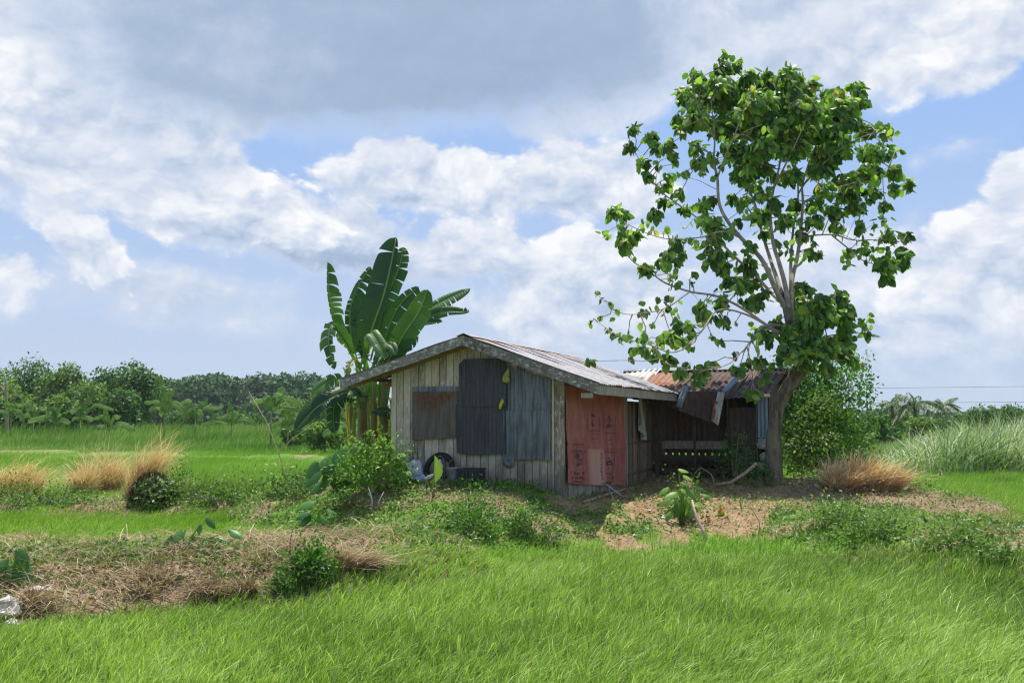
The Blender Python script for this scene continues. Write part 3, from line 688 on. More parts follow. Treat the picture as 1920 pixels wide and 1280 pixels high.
nb.add(blades(np.stack([x, y, np.full(N_, .08)], -1), top * (.6 + .7 * rng.random(N_)) * (.6 + .8 * fbm(x * .2, y * .2, 63)), .035 + .0007 * y, rng.normal(size=(N_, 2)) * .2 + (.25, 0), 2, rng, .3, va))
settag(nb.build('tall_grass', 'tall_grass'), 'wild tall grass in a pale green belt before the left tree line', 'grass', kind='stuff')
nb = NB(); N_ = 30000
y = 40 + 60 * rng.random(N_); x = y * (.24 + .40 * rng.random(N_))
va = np.clip(.45 + (fbm(x * .2, y * .2, 64) - .5) * 1.2 + rng.normal(size=N_) * .16, 0, 1)
hh = np.where(y < 46, .35, .9) * (.6 + .7 * rng.random(N_))
nb.add(blades(np.stack([x, y, np.full(N_, .08)], -1), hh, .03 + .0006 * y, rng.normal(size=(N_, 2)) * .25 + (.35, 0), 2, rng, .35, va))
settag(nb.build('wild_grass', 'tall_grass'), 'rough green grass beyond the bright paddy at the right', 'grass', kind='stuff')
# the reed bed at the right
nb = NB(); N_ = 17000
y = 38 + 20 * rng.random(N_); x = y * (.365 + .30 * rng.random(N_) ** .8)
ed = sstep(x / y, .355, .45)
hh = (1.0 + 1.3 * rng.random(N_) ** .8) * (.40 + .60 * ed) * (.45 + 1.1 * fbm(x * .7, y * .7, 66)) * (1 + .12 * (y - 38) / 20)
va = np.clip(.50 + (fbm(x * .5, y * .5, 65) - .5) * .9 + rng.normal(size=N_) * .30, 0, 1)
nb.add(blades(np.stack([x, y, np.full(N_, .06)], -1), hh, .035 + .04 * rng.random(N_), rng.normal(size=(N_, 2)) * .55 + (.35, 0), 4, rng, .4, va))
settag(nb.build('reeds', 'reed'), 'pale feathery reed bed standing tall along the right edge', 'reeds', kind='stuff')
# ------------------------------------------------------------------ the hut
rng = np.random.default_rng(21)
RV = -.45
ua, za = hitv(870, 629, RV); ur, zr = hitv(1120, 718, RV); ul, zl = hitv(640, 711, RV)
vend = hitu(1271, 733, ur)[0]; uw = hitv(733, 800, 0)[0]; vside = hitu(1174, 840, 0)[0]; vbam = hitu(1222, 860, 0)[0]
def roofz(u): return za + (zr - za) * (ua - u) / (ua - ur) if u < ua else za + (zl - za) * (u - ua) / (ul - ua)
hut = thing('wooden_hut', H(1.8, 2, .5), 'weathered grey plank hut with gable front and pale tin roof standing on the mound', 'hut')
def corr(P0, A, B, per, amp, nrm, nb_=6, sag=None, dent=.0, seed=1, bottom=None, flip=False):
    """corrugated sheet: P0 corner, A across the waves, B along them"""
    LA = np.linalg.norm(A); na = max(6, int(LA / per * 8)); s_ = np.linspace(0, 1, na + 1); t_ = np.linspace(0, 1, nb_ + 1)
    S_, T_ = np.meshgrid(s_, t_, indexing='ij')
    Tt = T_ if bottom is None else T_ * bottom(S_)
    Pt = P0 + S_[..., None] * A + Tt[..., None] * B
    w_ = amp * np.cos(S_ * LA / per * 2 * pi) + dent * (vn(S_ * LA * 1.3 + seed, T_ * np.linalg.norm(B) * 1.5, seed) - .5)
    if sag is not None: w_ = w_ + sag(S_, T_)
    return Pt + w_[..., None] * nrm, S_, T_
def nrm_of(a, b):
    n_ = np.cross(a, b); n_ /= np.linalg.norm(n_); return n_ if n_[2] >= 0 else -n_
# roof: two slopes of corrugated sheets
def slope(u0, z0, u1, z1, over):
    v0, v1 = RV - .03, vend
    A = H(0, v1, 0) - H(0, v0, 0); B = H(u1, v0, z1) - H(u0, v0, z0); n_ = nrm_of(A, B)
    mb = MB(); nsh = 9; per = .13
    for i in range(nsh):
        a0 = A * (i / nsh); Ai = A / nsh * (1.02 if i < nsh - 1 else 1)
        Pt, S_, T_ = corr(H(u0, v0, z0) + a0 + n_ * (.012 + .003 * (i % 2)), Ai, B * over, per, .013, n_, 10, dent=.03, seed=i)
        mb.grid(Pt, rng.random(), rust=(np.clip(1 - T_ * 2.2, 0, 1) + np.clip(T_ - .93, 0, 1) * 8 * (rng.random() < .4)).ravel())
    return mb
root_ = slope(ua, za, ur, zr, 1.015).build('roof', 'roof_tin', hut, True); settag(root_, 'right roof slope of pale corrugated tin with rust at the ridge')
settag(slope(ua, za, ul, zl, 1.0).build('roof', 'roof_tin', hut, True), 'left roof slope')
mb = MB(); cap_ = []
for s_ in np.linspace(0, 1, 30):
    v_ = RV - .03 + (vend - RV) * s_
    cap_.append([H(ua - .16, v_, roofz(ua - .16) + .035 + .01 * rng.random()), H(ua, v_, za + .045 + .008 * rng.random()), H(ua + .16, v_, roofz(ua + .16) + .035 + .01 * rng.random())])
mb.grid(np.array(cap_), .5, rust=.45); mb.build('ridge_cap', 'roof_tin', hut, False)
# fascia boards
def board(mb, u0, z0, u1, z1, v0, v1, hgt, var, n=14, wob=.008):
    pts = []
    for s_ in np.linspace(0, 1, n):
        u_ = u0 + (u1 - u0) * s_; z_ = z0 + (z1 - z0) * s_; w1 = (rng.random() - .5) * wob; w2 = (rng.random() - .5) * wob * 2
        pts.append([H(u_, v0, z_ + w1 * .3), H(u_, v0, z_ - hgt + w2), H(u_, v1, z_ - hgt + w2), H(u_, v1, z_ + w1 * .3), H(u_, v0, z_ + w1 * .3)])
    a = np.array(pts); mb.grid(a, var)
    mb.add(a[0, :4], [(0, 1, 2, 3)], var); mb.add(a[-1, :4], [(3, 2, 1, 0)], var)
mb = MB(); board(mb, ua, za - .005, ur - .02, zr - .008, RV - .045, RV, .195, .3, 30); mb.build('fascia_board', 'fascia_wood', hut)
mb = MB(); board(mb, ua + .002, za - .005, ul, zl - .008, RV - .047, RV - .002, .18, .6, 30); mb.build('fascia_board', 'fascia_wood', hut)
mb = MB()                                       # side fascia under the eave
pts = []
for s_ in np.linspace(0, 1, 20):
    v_ = RV - .01 + (vend - RV) * s_; w1 = (rng.random() - .5) * .01
    pts.append([H(ur, v_, zr - .03), H(ur, v_, zr - .205 + w1), H(ur + .035, v_, zr - .205 + w1), H(ur + .035, v_, zr - .03), H(ur, v_, zr - .03)])
a = np.array(pts); mb.grid(a, .75); mb.add(a[-1, :4], [(0, 1, 2, 3)], .75); mb.add(a[0, :4], [(0, 1, 2, 3)], .75)
mb.build('fascia_board', 'grey_wood', hut)
mb = MB(); mb.box(H(ur + .08, RV - .03, zr - .27), U * .22, Vv * .04, Z * .09, .7); mb.build('fascia_block', 'grey_wood', hut)
# rafters and purlins under the overhang
for v_ in (-.10, 1.2, 2.4, 3.6, 4.8, 6.0, 7.1):
    mb = MB(); board(mb, ua, za - .07, ul - .03, zl - .06, v_, v_ + .05, .11, .5, 3, 0); board(mb, ua, za - .07, ur + .06, zr - .06, v_, v_ + .05, .11, .4, 3, 0)
    mb.build('rafter', 'rafter_wood', hut)
for u_ in (uw + .05, uw + .55, ua + .2, -.06, -.42):
    mb = MB(); mb.box(H(u_, RV + .01, roofz(u_) - .12), U * .06, Vv * (vend - RV - .05), Z * .07, .5); mb.build('purlin', 'rafter_wood', hut)
# gable wall: vertical planks, each its own width, length and tone
def plank(mb, P, A, w, zb, zt0, zt1, N_out, var, th=.022):
    m_ = 6; rows = []
    for s_ in np.linspace(0, 1, m_):
        bw = (rng.random() - .5) * .006
        l_ = P + A * (.005 + bw * .5); r_ = P + A * (w - .007 + bw * .5)
        zl_ = zb + (zt0 - zb) * s_; zr_ = zb + (zt1 - zb) * s_
        rows.append([l_ - N_out * th + Z * zl_, l_ + Z * zl_, r_ + Z * zr_, r_ - N_out * th + Z * zr_])
    mb.grid(np.array(rows), var)
mb = MB(); u_ = 0.0; i = 0; Nf = -Vv
while u_ < uw - .01:
    w = min(.15 + .035 * (rng.random() - .5), uw - u_)
    if u_ < .2: w = .215 if u_ == 0 else .06
    t0, t1 = roofz(u_) - .10, roofz(u_ + w) - .10
    if abs(u_ - 1.46) < .08: t0 -= .10; t1 -= .10           # the short board that leaves a hole under the apex
    plank(mb, H(u_, -.004 * (i % 2) - .01 * rng.random(), 0), U, w, .12 + .06 * rng.random(), t0, t1, Nf, rng.random())
    u_ += w; i += 1
mb.build('gable_wall', 'gable_wood', hut)
mb = MB(); v_ = 0.0; i = 0
while v_ < vside:
    w = .145 + .04 * (rng.random() - .5); w = min(w, vside - v_)
    if v_ == 0: w = .2
    plank(mb, H(-.004 * (i % 2) - .008 * rng.random(), v_, 0), Vv, w, .15 + .05 * rng.random(), roofz(0) - .1, roofz(0) - .1, -U, rng.random() * .8)
    v_ += w; i += 1
mb.build('side_wall', 'grey_wood', hut)
mb = MB(); v_ = 0.0
while v_ < vside:
    plank(mb, H(uw - .01, v_, 0), Vv, .15, .2, roofz(uw) - .1, roofz(uw) - .1, U, rng.random()); v_ += .15
mb.build('far_side_wall', 'gable_wood', hut)
mb = MB(); u_ = .03
while u_ < uw - .05:
    plank(mb, H(u_, vside - .03, 0), U, .15, .2, roofz(u_) - .1, roofz(u_ + .15) - .1, Vv, rng.random()); u_ += .15
mb.build('back_wall', 'grey_wood', hut)
for (u_, v_) in ((.0, vside + .03), (.02, vbam), (uw - .1, vbam)):
    mb = MB(); mb.box(H(u_ - .01, v_, .3), U * .10, Vv * .09, Z * (roofz(max(u_, 0)) - .44), .6); mb.build('post', 'grey_wood', hut)
# split-bamboo screen closing the open bay
mb = MB(); v_ = vside + .14
while v_ < vbam:
    r_ = .017 + .012 * rng.random(); lo = .30; full = rng.random() < .55
    z1 = 2.62 if full else 1.70 + .05 * rng.random()
    n_ = 7; tilt = (rng.random() - .5) * .04
    pts = [H(.0 + .012 * (rng.random() - .5), v_ + tilt * s_, lo + (z1 - lo) * s_) for s_ in np.linspace(0, 1, n_)]
    mb.tube(pts, r_ * (.9 + .2 * rng.random(n_)), 6, rng.random()); v_ += r_ * 2 + (.004 if rng.random() < .75 else .03)
mb.build('bamboo_screen', 'bamboo', hut, True)
for z_ in (1.62, .9):
    mb = MB(); mb.tube([H(-.035, vside + .08, z_), H(-.035, vbam, z_ + .02)], .022, 7, .3); mb.build('bamboo_rail', 'bamboo', hut, True)

# tin sheets nailed on the gable
def gsheet(px0, py0, px1, py1, per, v0, mat, lab, seed, fold=None, bot=None, top=None, dent=.02):
    (uA, zA), (uB, zB) = hitv(px0, py0, v0), hitv(px1, py1, v0)
    P0 = H(uA, v0, zA); A = H(uB, v0, zA) - P0; B = Z * (zB - zA)
    LA = abs(uB - uA); na = int(LA / per * 8); s_ = np.linspace(0, 1, na + 1); t_ = np.linspace(0, 1, 14)
    S_, T_ = np.meshgrid(s_, t_, indexing='ij')
    tp = np.zeros_like(S_) if top is None else top(S_) * (1 - T_)
    bt = np.zeros_like(S_) if bot is None else bot(S_) * T_
    edge = (vn(S_ * 9, S_ * 0, seed) - .5) * .02 * T_
    Pt = P0 + S_[..., None] * A + T_[..., None] * B + Z * (tp + bt + edge)[..., None]
    w_ = .011 * np.cos(S_ * LA / per * 2 * pi) + dent * (vn(S_ * 3 + seed, T_ * 4, seed) - .5) + .012
    Pt = Pt + w_[..., None] * Nf
    mb = MB(); mb.grid(Pt, .5, rust=np.clip(1 - np.abs(T_ - .22) * 3, 0, 1).ravel() * np.clip(.6 + S_, 0, 1.2).ravel())
    back = Pt - Nf * .008; mb.grid(back[::-1], .5, rust=0)
    return settag(mb.build('tin_sheet', mat, hut, True), lab)
gsheet(774, 728, 858, 824, .078, -.05, 'rusty_tin', 'small rust streaked tin sheet over the window', 3, bot=lambda s: -.01 + .05 * s)
mb = MB(); (a0, b0), (a1, b1) = hitv(773, 725, -.075), hitv(859, 733, -.075)
Pt, _, _ = corr(H(a0, -.075, b0), H(a1, -.075, b0) - H(a0, -.075, b0), Z * (b1 - b0), .078, .008, Nf, 2); mb.grid(Pt, .5); mb.build('tin_strip', 'blue_tin', hut, True)
gsheet(861, 673, 949, 762, .078, -.10, 'dark_tin', 'upper dark grey tin sheet', 5, top=lambda s: -.10 * np.clip(1 - s * 9, 0, 1) - .04 * np.clip((s - .9) * 10, 0, 1))
gsheet(857, 758, 948, 850, .078, -.075, 'dark_tin', 'lower dark grey tin sheet', 6, bot=lambda s: -.03 * np.sin(s * 3))
gsheet(946, 680, 1033, 776, .078, -.045, 'blue_tin', 'upper blue grey tin sheet cut to the roof slope', 7, top=lambda s: -.04 - .30 * s)
gsheet(944, 770, 1032, 862, .078, -.065, 'blue_tin', 'lower blue grey tin sheet', 8, bot=lambda s: .04 * np.clip(1 - s * 3, 0, 1) + .01 * np.sin(s * 17))
mb = MB(); (uA, zA) = hitv(953, 862, -.07); c_ = []
for i_ in range(5):
    c_.append([H(uA + (.01 + .115 * (i_ / 4) ** .6) * cos(t_) , -.07 - .012 * sin(i_), zA - .03 + (.01 + .115 * (i_ / 4) ** .6) * sin(t_)) for t_ in np.linspace(0, 2 * pi, 14)])
mb.grid(np.array(c_), .5, rust=0); mb.build('tin_patch', 'blue_tin', hut, True)
for u_ in (1.42,):                                         # nail battens beside the sheets
    mb = MB(); uA = hitv(1037, 800, -.03)[0]; mb.box(H(uA - .02, -.045, .42), U * .035, Vv * .03, Z * (roofz(uA) - .56), .9); mb.build('batten', 'gable_wood', hut)

# ------------------------------------------------------------------ the red sack sheet on the side wall, with its printing
(v0, _), (v1, _) = hitu(1063, 800, -.06), hitu(1172, 800, -.06)
zt = hitu(1063, 722, -.06)[1]; zb0 = hitu(1064, 905, -.06)[1]; zb1 = hitu(1171, 908, -.06)[1]
def tarp(s, t):                                            # s along the wall 0..1, t down 0..1
    s = np.asarray(s, float); t = np.asarray(t, float)
    vv = v0 + (v1 - v0) * s
    zz = zt + (zb0 + (zb1 - zb0) * s - zt) * t - .03 * np.sin(s * pi) * t
    fold_ = .06 * (vn(s * 7 + t * .8, t * 2.0, 71) - .5) + .035 * (vn(s * 16, t * 5 + s * 3, 72) - .5) + .02 * np.exp(-((t - .60) / .012) ** 2) + .05 * np.exp(-((s - .95 + .1 * t) / .03) ** 2) * (.4 + t)
    o_ = -.045 - fold_ - .02 * t
    return C0 + U * o_[..., None] + Vv * vv[..., None] + Z * zz[..., None]
tp_ = thing('plastic_sheet', H(-.05, (v0 + v1) / 2, zb0), 'faded red woven plastic sheet with dark printing hung on the side wall', 'tarpaulin')
S_, T_ = np.meshgrid(np.linspace(0, 1, 110), np.linspace(0, 1, 70), indexing='ij')
mb = MB(); pale = np.exp(-((S_ - .47) / .13) ** 4) * sstep(T_, .60, .66)
mb.grid(tarp(S_, T_), .5, rust=pale.ravel()); nsheet = sum(len(f_) for f_ in mb.f)
prj = random.Random(5)
def ZX(px, py):                                            # zoomed-crop coordinates of the printing -> cloth coordinates
    x_ = 960 + px / 3.765; y_ = 620 + py / 3.765
    vv, zz = hitu(x_, y_, -.06); s = (vv - v0) / (v1 - v0); t = (zt - zz) / (zt - (zb0 + (zb1 - zb0) * s)); return s, t
def mark(px, py, w, h):
    s0, t0 = ZX(px - w / 2, py - h / 2); s1, t1 = ZX(px + w / 2, py + h / 2)
    s0, s1 = np.clip((s0, s1), .01, .99); t0, t1 = np.clip((t0, t1), .01, .985)
    ss, tt = np.meshgrid(np.linspace(s0, s1, 3), np.linspace(t0, t1, 3), indexing='ij')
    mb.grid(tarp(ss, tt) - U * .006, prj.random())
def letters(x0, x1, y, h, vert=False):
    p_ = x0
    while p_ < x1:
        w = h * (.4 + .35 * prj.random())
        for _ in range(2):
            if vert: mark(y + (prj.random() - .5) * h * .6, p_ + w / 2, h * (.3 + .5 * prj.random()), w * (.3 + .4 * prj.random()))
            else: mark(p_ + w * prj.random(), y + (prj.random() - .5) * h * .5, w * (.3 + .4 * prj.random()), h * (.3 + .6 * prj.random()))
        p_ += w * 1.35
def blotch(cx, cy, rx, ry, n):
    for _ in range(n):
        a = prj.random() * 2 * pi; r = prj.random() ** .6
        mark(cx + cos(a) * r * rx, cy + sin(a) * r * ry * (1), 7 + 9 * prj.random(), 5 + 10 * prj.random())
for cx, cy in ((580, 600), (685, 620)): blotch(cx, cy, 14, 22, 9); blotch(cx, cy + 50, 16, 18, 7)
blotch(465, 905, 26, 40, 26); blotch(685, 925, 20, 42, 20)
letters(545, 640, 700, 12); letters(552, 640, 722, 8); letters(655, 722, 716, 10); letters(565, 618, 757, 11); letters(662, 706, 765, 11)
letters(430, 500, 797, 11); letters(665, 710, 797, 11); letters(415, 520, 845, 15); letters(418, 520, 860, 8); letters(650, 730, 850, 14); letters(655, 722, 832, 8)
letters(590, 690, 541, 9, True); letters(590, 690, 625, 9, True); letters(600, 700, 730, 9, True); letters(620, 680, 655, 7, True)
letters(850, 1040, 634, 12, True); letters(850, 1060, 716, 9, True); letters(860, 990, 525, 10, True); letters(830, 900, 730, 8, True)
letters(415, 505, 1000, 26); letters(418, 500, 1030, 20); letters(662, 712, 1000, 26); letters(664, 710, 1030, 18)
for cx, cy in ((452, 1068), (672, 1068)):
    for k_ in range(9):
        a = pi * k_ / 8; mark(cx + 34 * cos(a) * .9, cy + 8 - 16 * sin(a), 15, 16)
    mark(cx, cy + 6, 52, 16)
ts_ = mb.build('sheet', 'red_tarp', tp_, True); ts_.data.materials.append(MATS['ink'])
ts_.data.polygons.foreach_set('material_index', (np.arange(len(ts_.data.polygons)) >= nsheet).astype(np.int32))
mb = MB(); mb.tube([H(-.075, hitu(1130, 902)[0], 1.02), H(-.55, hitu(1130, 902)[0] + .15, gz(*hp(-.55, hitu(1130, 902)[0] + .15)) + .02)], .022, 8)

# ------------------------------------------------------------------ small things on and around the hut
def lump(mb, c_, rx, ry, rz, pw=.6, noise_=.12, seed=0, taper=0.0, var=.5, ax=None, nn=(20, 14)):
    """rounded, lumpy solid (superellipsoid); c_ is the centre of its base"""
    th_ = np.linspace(0, 2 * pi, nn[0] + 1); ph = np.linspace(-pi / 2, pi / 2, nn[1]); A_, B_ = np.meshgrid(th_, ph, indexing='ij')
    sp = lambda x, p: np.sign(x) * np.abs(x) ** p
    X = sp(np.cos(B_), pw) * sp(np.cos(A_), pw); Y = sp(np.cos(B_), pw) * sp(np.sin(A_), pw); Q = sp(np.sin(B_), pw)
    k = 1 - taper * (Q + 1) / 2 + noise_ * (vn(np.cos(A_) * 1.7 + 5 + seed, np.sin(A_) * 1.7 + B_ * 1.6 + 5, seed) - .5) * 2
    ex_, ey_ = (U, Vv) if ax is None else ax
    Pt = np.asarray(c_) + (X * rx * k)[..., None] * ex_ + (Y * ry * k)[..., None] * ey_ + ((Q + 1) * rz * (1 + noise_ * (vn(A_ * 1.0, B_ * 2, seed + 3) - .5)))[..., None] * Z
    mb.grid(Pt, var)
def gbase(px, py, v):
    u, _ = hitv(px, py, v); p = H(u, v, 0); return np.array((p[0], p[1], float(gz(p[0], p[1]))))
def wspan(px0, px1, v): return abs(hitv(px0, 800, v)[0] - hitv(px1, 800, v)[0])
b = gbase(778, 905, -.28); w = wspan(762, 795, -.28); mb = MB(); lump(mb, b, w / 2, .10, .185, .55, .14, 2, .28)
single('sack', mb, 'white_sack', b, 'pale blue-white filled sack leaning on the planks below the small rusty window sheet', 'sack', None, True)
b = gbase(822, 905, -.22); tyre_ = thing('tyre', b, 'worn black tyre leaning on the plank wall behind the steel canister', 'tyre')
mb = MB(); rr, r2 = .27, .055; gp = []
for a in np.linspace(0, 2 * pi, 41):
    ring = []
    for c_ in np.linspace(0, 2 * pi, 13):
        rad = rr + r2 * cos(c_); ring.append(b + U * rad * cos(a) + Z * (rr + r2 - .02 + rad * sin(a)) + Vv * (.16 * (rad * sin(a) + rr) / .5 - .05 + r2 * 1.2 * sin(c_)))
    gp.append(ring)
mb.grid(np.array(gp), .5); mb.build('tread', 'black_rubber', tyre_, True)
b = gbase(825, 905, -.40); can = thing('canister', b, 'shiny steel canister standing between the grey bucket and the white sack', 'canister')
mb = MB(); r_ = .075; prof = [(0, .0), (r_, .0), (r_, .04), (r_ * 1.05, .05), (r_, .06), (r_, .16), (r_ * 1.04, .17), (r_, .18), (r_, .38), (r_ * .9, .42), (r_ * .45, .45), (r_ * .45, .49), (0, .49)]
gp = np.array([[b + U * r * cos(a) + Vv * r * sin(a) + Z * z_ for r, z_ in prof] for a in np.linspace(0, 2 * pi, 25)]); mb.grid(gp, .5); mb.build('can_body', 'steel', can, True)
mb = MB(); mb.tube([b + U * .07 * cos(a) + Z * (.46 + .09 * sin(a)) for a in np.linspace(0, pi, 9)], .006, 6); mb.build('handle', 'steel', can, True)
b = gbase(850, 908, -.36); r0 = wspan(840, 863, -.36) / 2; bk = thing('bucket', b, 'dirty grey bucket beside the black crate at the foot of the wall', 'bucket')
prof = [(0, .0), (r0 * .78, .0), (r0 * .85, .10), (r0 * .94, .27), (r0 * 1.04, .28), (r0 * 1.04, .305), (r0 * .97, .305), (r0 * .88, .26), (r0 * .74, .03), (0, .03)]
mb = MB(); mb.grid(np.array([[b + U * r * cos(a) + Vv * r * sin(a) + Z * z_ for r, z_ in prof] for a in np.linspace(0, 2 * pi, 25)]), .5); mb.build('pail', 'grey_bucket', bk, True)
mb = MB(); mb.tube([b + U * (r0 * 1.0 * cos(a)) + Z * (.29 + .17 * sin(a)) + Vv * .05 * sin(a) for a in np.linspace(.1, pi - .3, 10)], .006, 6); mb.build('handle', 'straw', bk, True)
b = gbase(884, 905, -.33); w = wspan(865, 905, -.33); ck = thing('crate', b, 'black plastic crate against the wall right of the grey bucket', 'crate')
mb = MB(); o = b - U * w / 2 - Vv * .16; t_ = .018
mb.box(o, U * w, Vv * t_, Z * .27); mb.box(o + Vv * .30, U * w, Vv * t_, Z * .27); mb.box(o + Vv * (t_ + .001), U * t_, Vv * .279, Z * .268); mb.box(o + U * (w - t_) + Vv * (t_ + .001), U * t_, Vv * .279, Z * .268); mb.box(o + Vv * t_ + U * t_ + Z * .005, U * (w - 2 * t_), Vv * .27, Z * .02)
mb.build('crate_body', 'black_plastic', ck)
mb = MB(); mb.box(o - U * .015 - Vv * .015 + Z * .271, U * (w + .03), Vv * .03, Z * .035); mb.box(o - U * .015 + Vv * .305 + Z * .271, U * (w + .03), Vv * .03, Z * .035)
for k_ in range(5): mb.box(o + U * (.04 + k_ * (w - .08) / 4 - .01) - Vv * .012 + Z * .03, U * .02, Vv * .0115, Z * .225)
mb.build('rim', 'black_plastic', ck)
b = gbase(757, 912, -.45); mb = MB(); lump(mb, b, .17, .12, .055, .8, .45, 5, .2)
single('plastic_bag', mb, 'lilac_bag', b, 'crumpled lilac grey plastic bag on the ground below the white sack', 'bag', None, True)
b = gbase(788, 915, -.62); mb = MB(); lump(mb, b, .15, .12, .085, .9, .5, 9, .5)
single('plastic_bag', mb, 'blue_bag', b, 'crumpled pale blue plastic bag on the ground beside the young upright leaf', 'bag', None, True)
b = gbase(812, 917, -.66); mb = MB(); lump(mb, b, .11, .08, .035, .8, .4, 12, .3)
single('plastic_bag', mb, 'white_sack', b, 'small flattened white plastic bag at the foot of the steel canister', 'bag', None, True)
# yellow bags hanging on the tin
def hang(px, pyt, pyb, w, mat, lab, top=.0, seed=0):
    u, zt_ = hitv(px, pyt, -.16); zb_ = hitv(px, pyb, -.16)[1]; b = H(u, -.16, zb_)
    t = thing('hanging_bag', b, lab, 'bag'); mb = MB(); gp = []
    for a in np.linspace(0, 2 * pi, 17):
        ring = []
        for s_ in np.linspace(0, 1, 9):
            wd = w * (.06 + .5 * (1 - s_) ** .7) if seed == 0 else w * (.12 + .35 * (1 - s_) ** .5 * (.4 + s_))
            if s_ == 0: wd = 0
            ring.append(b + U * (wd * cos(a) * (1 + .15 * sin(3 * a + s_ * 5)) + .02 * sin(s_ * 4 + seed)) + Vv * .04 * (1 - s_) * sin(a) + Z * ((zt_ - zb_) * s_))
        gp.append(ring)
    mb.grid(np.array(gp), .5); mb.build('pouch', mat, t, True)
    mb = MB(); mb.tube([H(u, -.16, zt_ - .02), H(u, -.14, zt_ + top)], .006, 5); mb.build('string', 'straw', t)
hang(951, 691, 718, .155, 'yellow_bag', 'larger yellow-green plastic bag hanging by a string from the roof edge over the tin', .16)
hang(940, 748, 767, .10, 'yellow_paint', 'small yellow and white bag hanging lower on the dark tin sheet', .03, 1)
# cloth over the bamboo screen
vC, zC = hitu(1199, 744, -.12); b = H(-.12, vC, 1.65)
S_, T_ = np.meshgrid(np.linspace(0, 1, 24), np.linspace(0, 1, 24), indexing='ij')
vv = vC - .26 + .75 * S_ + T_ * .10; zz = zC - (.62 + .42 * np.sin(S_ * 2.4)) * T_ - .0 * S_; oo = -.12 - .05 * np.sin(S_ * 17 + T_ * 2) * (.3 + T_) - .03 * T_
mb = MB(); squeeze = .35 + .65 * T_
mb.grid(C0 + U * oo[..., None] + Vv * (vC + (vv - vC) * squeeze)[..., None] + Z * zz[..., None], .5)
cl_ = single('hanging_cloth', mb, 'cloth_pale', b, 'pale grey cloth hanging over the bamboo screen beside the red sheet', 'cloth', None, True)
# pipes and poles at the side wall
p0, p1 = on(1163, 929), None
vq = hitu(1130, 904, -.12)[0]
mb = MB(); mb.tube([H(-.12, vq, hitu(1130, 904, -.12)[1]), on(1163, 929, .5) + (0, 0, .02)], .022, 8); b = on(1163, 929)
single('pipe', mb, 'pvc', b, 'short pale pipe leaning diagonally against the foot of the red sheet', 'pipe', 'pale pipes by the side wall', True)
mb = MB(); b = on(1149, 934); mb.tube([b + (0, 0, .0), H(-.2, vq + .1, 0) * (1, 1, 0) + Z * .78], .018, 8)
single('pipe', mb, 'pvc', b, 'stubby pale pipe standing upright under the diagonal one', 'pipe', 'pale pipes by the side wall', True)
pts = [on(1094, 944) + (0, 0, .03), on(1120, 936) + (0, 0, .035), on(1150, 926) + (0, 0, .035), on(1174, 919) + (0, 0, .03)]
mb = MB(); mb.tube(pts, .028, 8); single('pole', mb, 'stick', pts[0], 'long grey pole lying on the soil along the foot of the side wall', 'pole', None, True)

# ------------------------------------------------------------------ the shed behind
VE, VR, VF = 7.2, 9.5, 7.5
usR, zR_ = hitv(1476, 690, VR); usL, zL_ = hitv(1170, 698, VR); zRr = (zR_ + zL_) / 2
ueR, zE = hitv(1441, 746, VE)
shed = thing('tin_shed', H(-1.5, 8.5, .5), 'open dark shed with a rusty sagging tin roof behind the hut and under the tree', 'shed')
def spanel(pxa, pxb, mat, lab, lift, t1=1.0, sag_=0, t0=0):
    ua_, ub_ = hitv(pxa, 694, VR)[0], hitv(pxb, 694, VR)[0]
    k = (ueR - usR)
    P0 = H(ua_ + k * 0, VR, zRr); A = H(ub_, VR, zRr) - P0; B = H(ua_ + k, VE, zE) - P0; n_ = nrm_of(A, B)
    Pt, S_, T_ = corr(P0 + B * t0 + n_ * lift, A, B * (t1 - t0), .15, .017, n_, 12, dent=.09, seed=int(pxa), sag=lambda s, t: -sag_ * np.sin(t * pi))
    mb = MB(); mb.grid(Pt, .5, rust=0); return settag(mb.build('roof_sheet', mat, shed, True), lab)
spanel(1170, 1240, 'pale_tin', 'pale flaking roof sheet', .02); spanel(1236, 1292, 'orange_tin', 'orange rusted roof sheet', .035)
spanel(1288, 1352, 'shed_roof_tin', 'dark rusty roof sheet', .015); spanel(1348, 1412, 'shed_roof_tin', 'dark rusty roof sheet', .03); spanel(1408, 1477, 'shed_roof_tin', 'dark rusty roof sheet', .012)
mb = MB(); P0 = H(usL, VR, zRr); A = H(usR, VR, zRr) - P0; B = H(usL, 11.4, 2.75) - P0
Pt, S_, T_ = corr(P0, A, B, .15, .017, nrm_of(A, B), 6, dent=.05); mb.grid(Pt, .5, rust=0); mb.build('roof_sheet', 'shed_roof_tin', shed, True)
mb = MB(); cap_ = [[H(usL + (usR - usL) * s_, VR + .14, zRr - .01 + .012 * rng.random()), H(usL + (usR - usL) * s_, VR, zRr + .05 + .02 * rng.random()), H(usL + (usR - usL) * s_, VR - .16, zRr + .0 + .012 * rng.random())] for s_ in np.linspace(-.0, 1.0, 26)]
mb.grid(np.array(cap_), .5, rust=0); mb.build('ridge_cap', 'blue_tin', shed)
